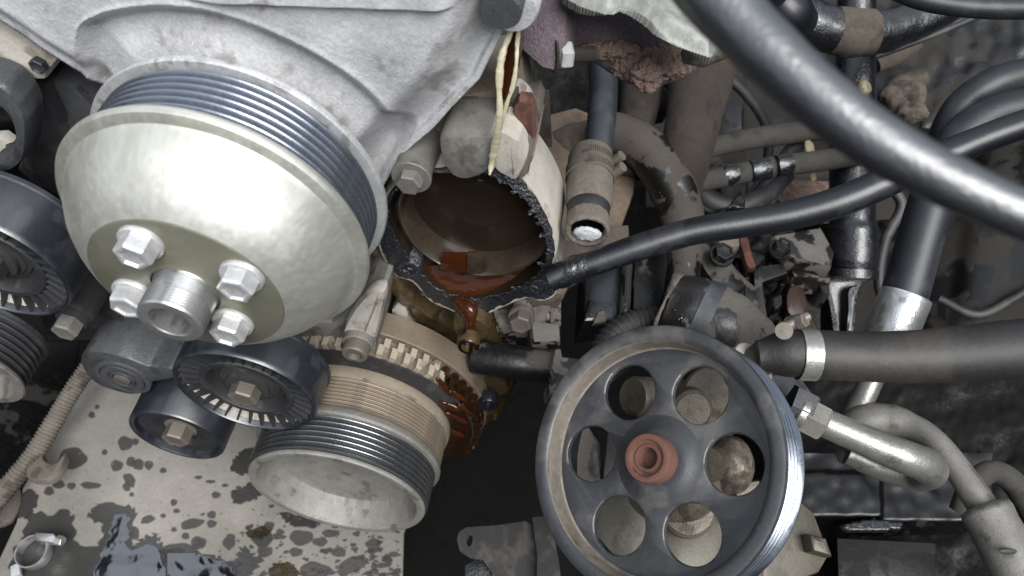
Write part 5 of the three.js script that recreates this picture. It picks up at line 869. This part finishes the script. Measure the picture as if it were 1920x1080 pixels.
{
  const pl = plane(950, 1030, 0.56, c2w(-0.05, 0.4, 0.92));
  const g = thing('lug_bracket', 'grey steel bracket with one slotted hole below the pump pulley', 'bracket', hit(pl, 950, 1030));
  part(g, 'plate', plate(pl, [[856, 1012], [860, 996], [874, 988], [930, 984], [985, 976], [1000, 985], [1012, 1060], [1015, 1130], [920, 1130], [922, 1075], [905, 1050], [880, 1046], [862, 1034]], -0.008, 0, { bevel: 0.001, holes: [spl([[872, 1012], [878, 1000], [888, 1004], [888, 1018], [882, 1028], [874, 1024]], 4)] }), mt.rubberDust);
  part(g, 'flange', plate({ ...pl, o: pl.o.clone().addScaledVector(pl.n, 0.012) }, [[996, 968], [1020, 966], [1040, 1000], [1060, 1130], [1004, 1130], [1006, 1040]], -0.02, 0, { bevel: 0.002 }), mt.rubberDust);
  part(g, 'lower_lip', plate({ ...pl, o: pl.o.clone().addScaledVector(pl.n, -0.012) }, [[872, 1060], [905, 1040], [930, 1060], [940, 1130], [870, 1130]], -0.006, 0, { bevel: 0.001 }), mt.blackWet);
}

{
  const pl = plane(1750, 800, 0.69, c2w(-0.2, 0.5, 0.84));
  const g = thing('lower_panel', 'black greasy panel behind the bent pipes under the thick brown-black hose', 'panel', hit(pl, 1750, 800));
  part(g, 'panel', relief(pl, 1470, 690, 2060, 1160, 6, (x, y) => 0.006 * noise3.noise(x * 0.012, y * 0.014, 21) + 0.0015 * noise3.noise(x * 0.05, y * 0.05, 22)), mt.grime);
}
// ---------------------------------------------------------------- left lower corner: conduit, tab, loose clamp
hose('corrugated_conduit', 'beige dusty corrugated conduit along the left edge of the undertray', [[215, 610, 0.78, 16], [165, 690, 0.76, 16], [130, 742, 0.75, 16], [96, 800, 0.74, 17], [60, 856, 0.73, 17], [20, 906, 0.72, 18], [-50, 985, 0.71, 18]], mt.dust, { cat: 'conduit', seg: 24, step: 0.0007, rad: (r, s) => r * (1 + 0.07 * Math.sign(Math.sin(s * 1900))) }, 'tube');
{
  const pl = plane(85, 870, 0.725, c2w(-0.2, 0.75, 0.6));
  const g = thing('tray_clip', 'small beige plastic clip where the conduit touches the undertray', 'clip', hit(pl, 85, 870));
  part(g, 'clip', plate(pl, [[48, 892], [66, 848], [74, 842], [82, 862], [100, 870], [122, 848], [110, 880], [88, 896]], -0.006, 0.004, { bevel: 0.002, smooth: 3 }), mt.dust);
}
{
  const pl = plane(-40, 950, 0.74, c2w(0.5, 0.6, 0.62));
  const g = thing('side_plastic', 'dark dirty plastic edge left of the conduit', 'plastic panel', hit(pl, -40, 950));
  part(g, 'panel', plate(pl, [[-120, 640], [150, 640], [140, 720], [70, 820], [-10, 930], [-20, 1120], [-120, 1120]], -0.01, 0, { bevel: 0.002 }), mt.blackDeep);
  part(g, 'lip', plate({ ...pl, o: pl.o.clone().addScaledVector(pl.n, 0.006) }, [[-20, 930], [30, 905], [42, 925], [26, 975], [-20, 982]], -0.01, 0, { bevel: 0.003, smooth: 3 }), mt.dust);
}
{
  const c = hit(PT, 64, 1036, 0.006);
  const g = thing('loose_clamp', 'small shiny hose clamp lying loose in the lower left corner', 'hose clamp', c);
  const ax = V3(-0.05, 1, 0.12).normalize();
  part(g, 'band', place(lathe([[0.0130, -0.0055], [0.0140, -0.0055], [0.0142, -0.005], [0.0142, 0.005], [0.0140, 0.0055], [0.0130, 0.0055], [0.0129, 0.005], [0.0129, -0.005], [0.0130, -0.0055]], 64), c, ax), mt.crimp);
  const A = hit(PT, 68, 1004, 0.014), B = hit(PT, 122, 1016, 0.014), dir = B.clone().sub(A).normalize();
  part(g, 'screw_housing', plate({ o: A.clone().lerp(B, 0.42), ...basis(V3(0, 1, 0)) }, [[66, 998], [100, 1000], [104, 1006], [101, 1017], [67, 1014]], -0.006, 0.003, { bevel: 0.0012 }), mt.crimp);
  part(g, 'screw', [place(lathe([[0.0028, 0], [0.0028, 0.008], [0, 0.008]], 20), A.clone().addScaledVector(dir, 0.014), dir), place(hexG(0.0045, 0.006, 0.1), A.clone().addScaledVector(dir, 0.020), dir)], mt.crimp);
  part(g, 'tab', plate({ ...PT, o: PT.o.clone().addScaledVector(UPW, 0.003) }, [[18, 1062], [34, 1054], [38, 1076], [20, 1082]], 0, 0.006, { bevel: 0.001 }), mt.white);
}
renderer.render(scene, camera);
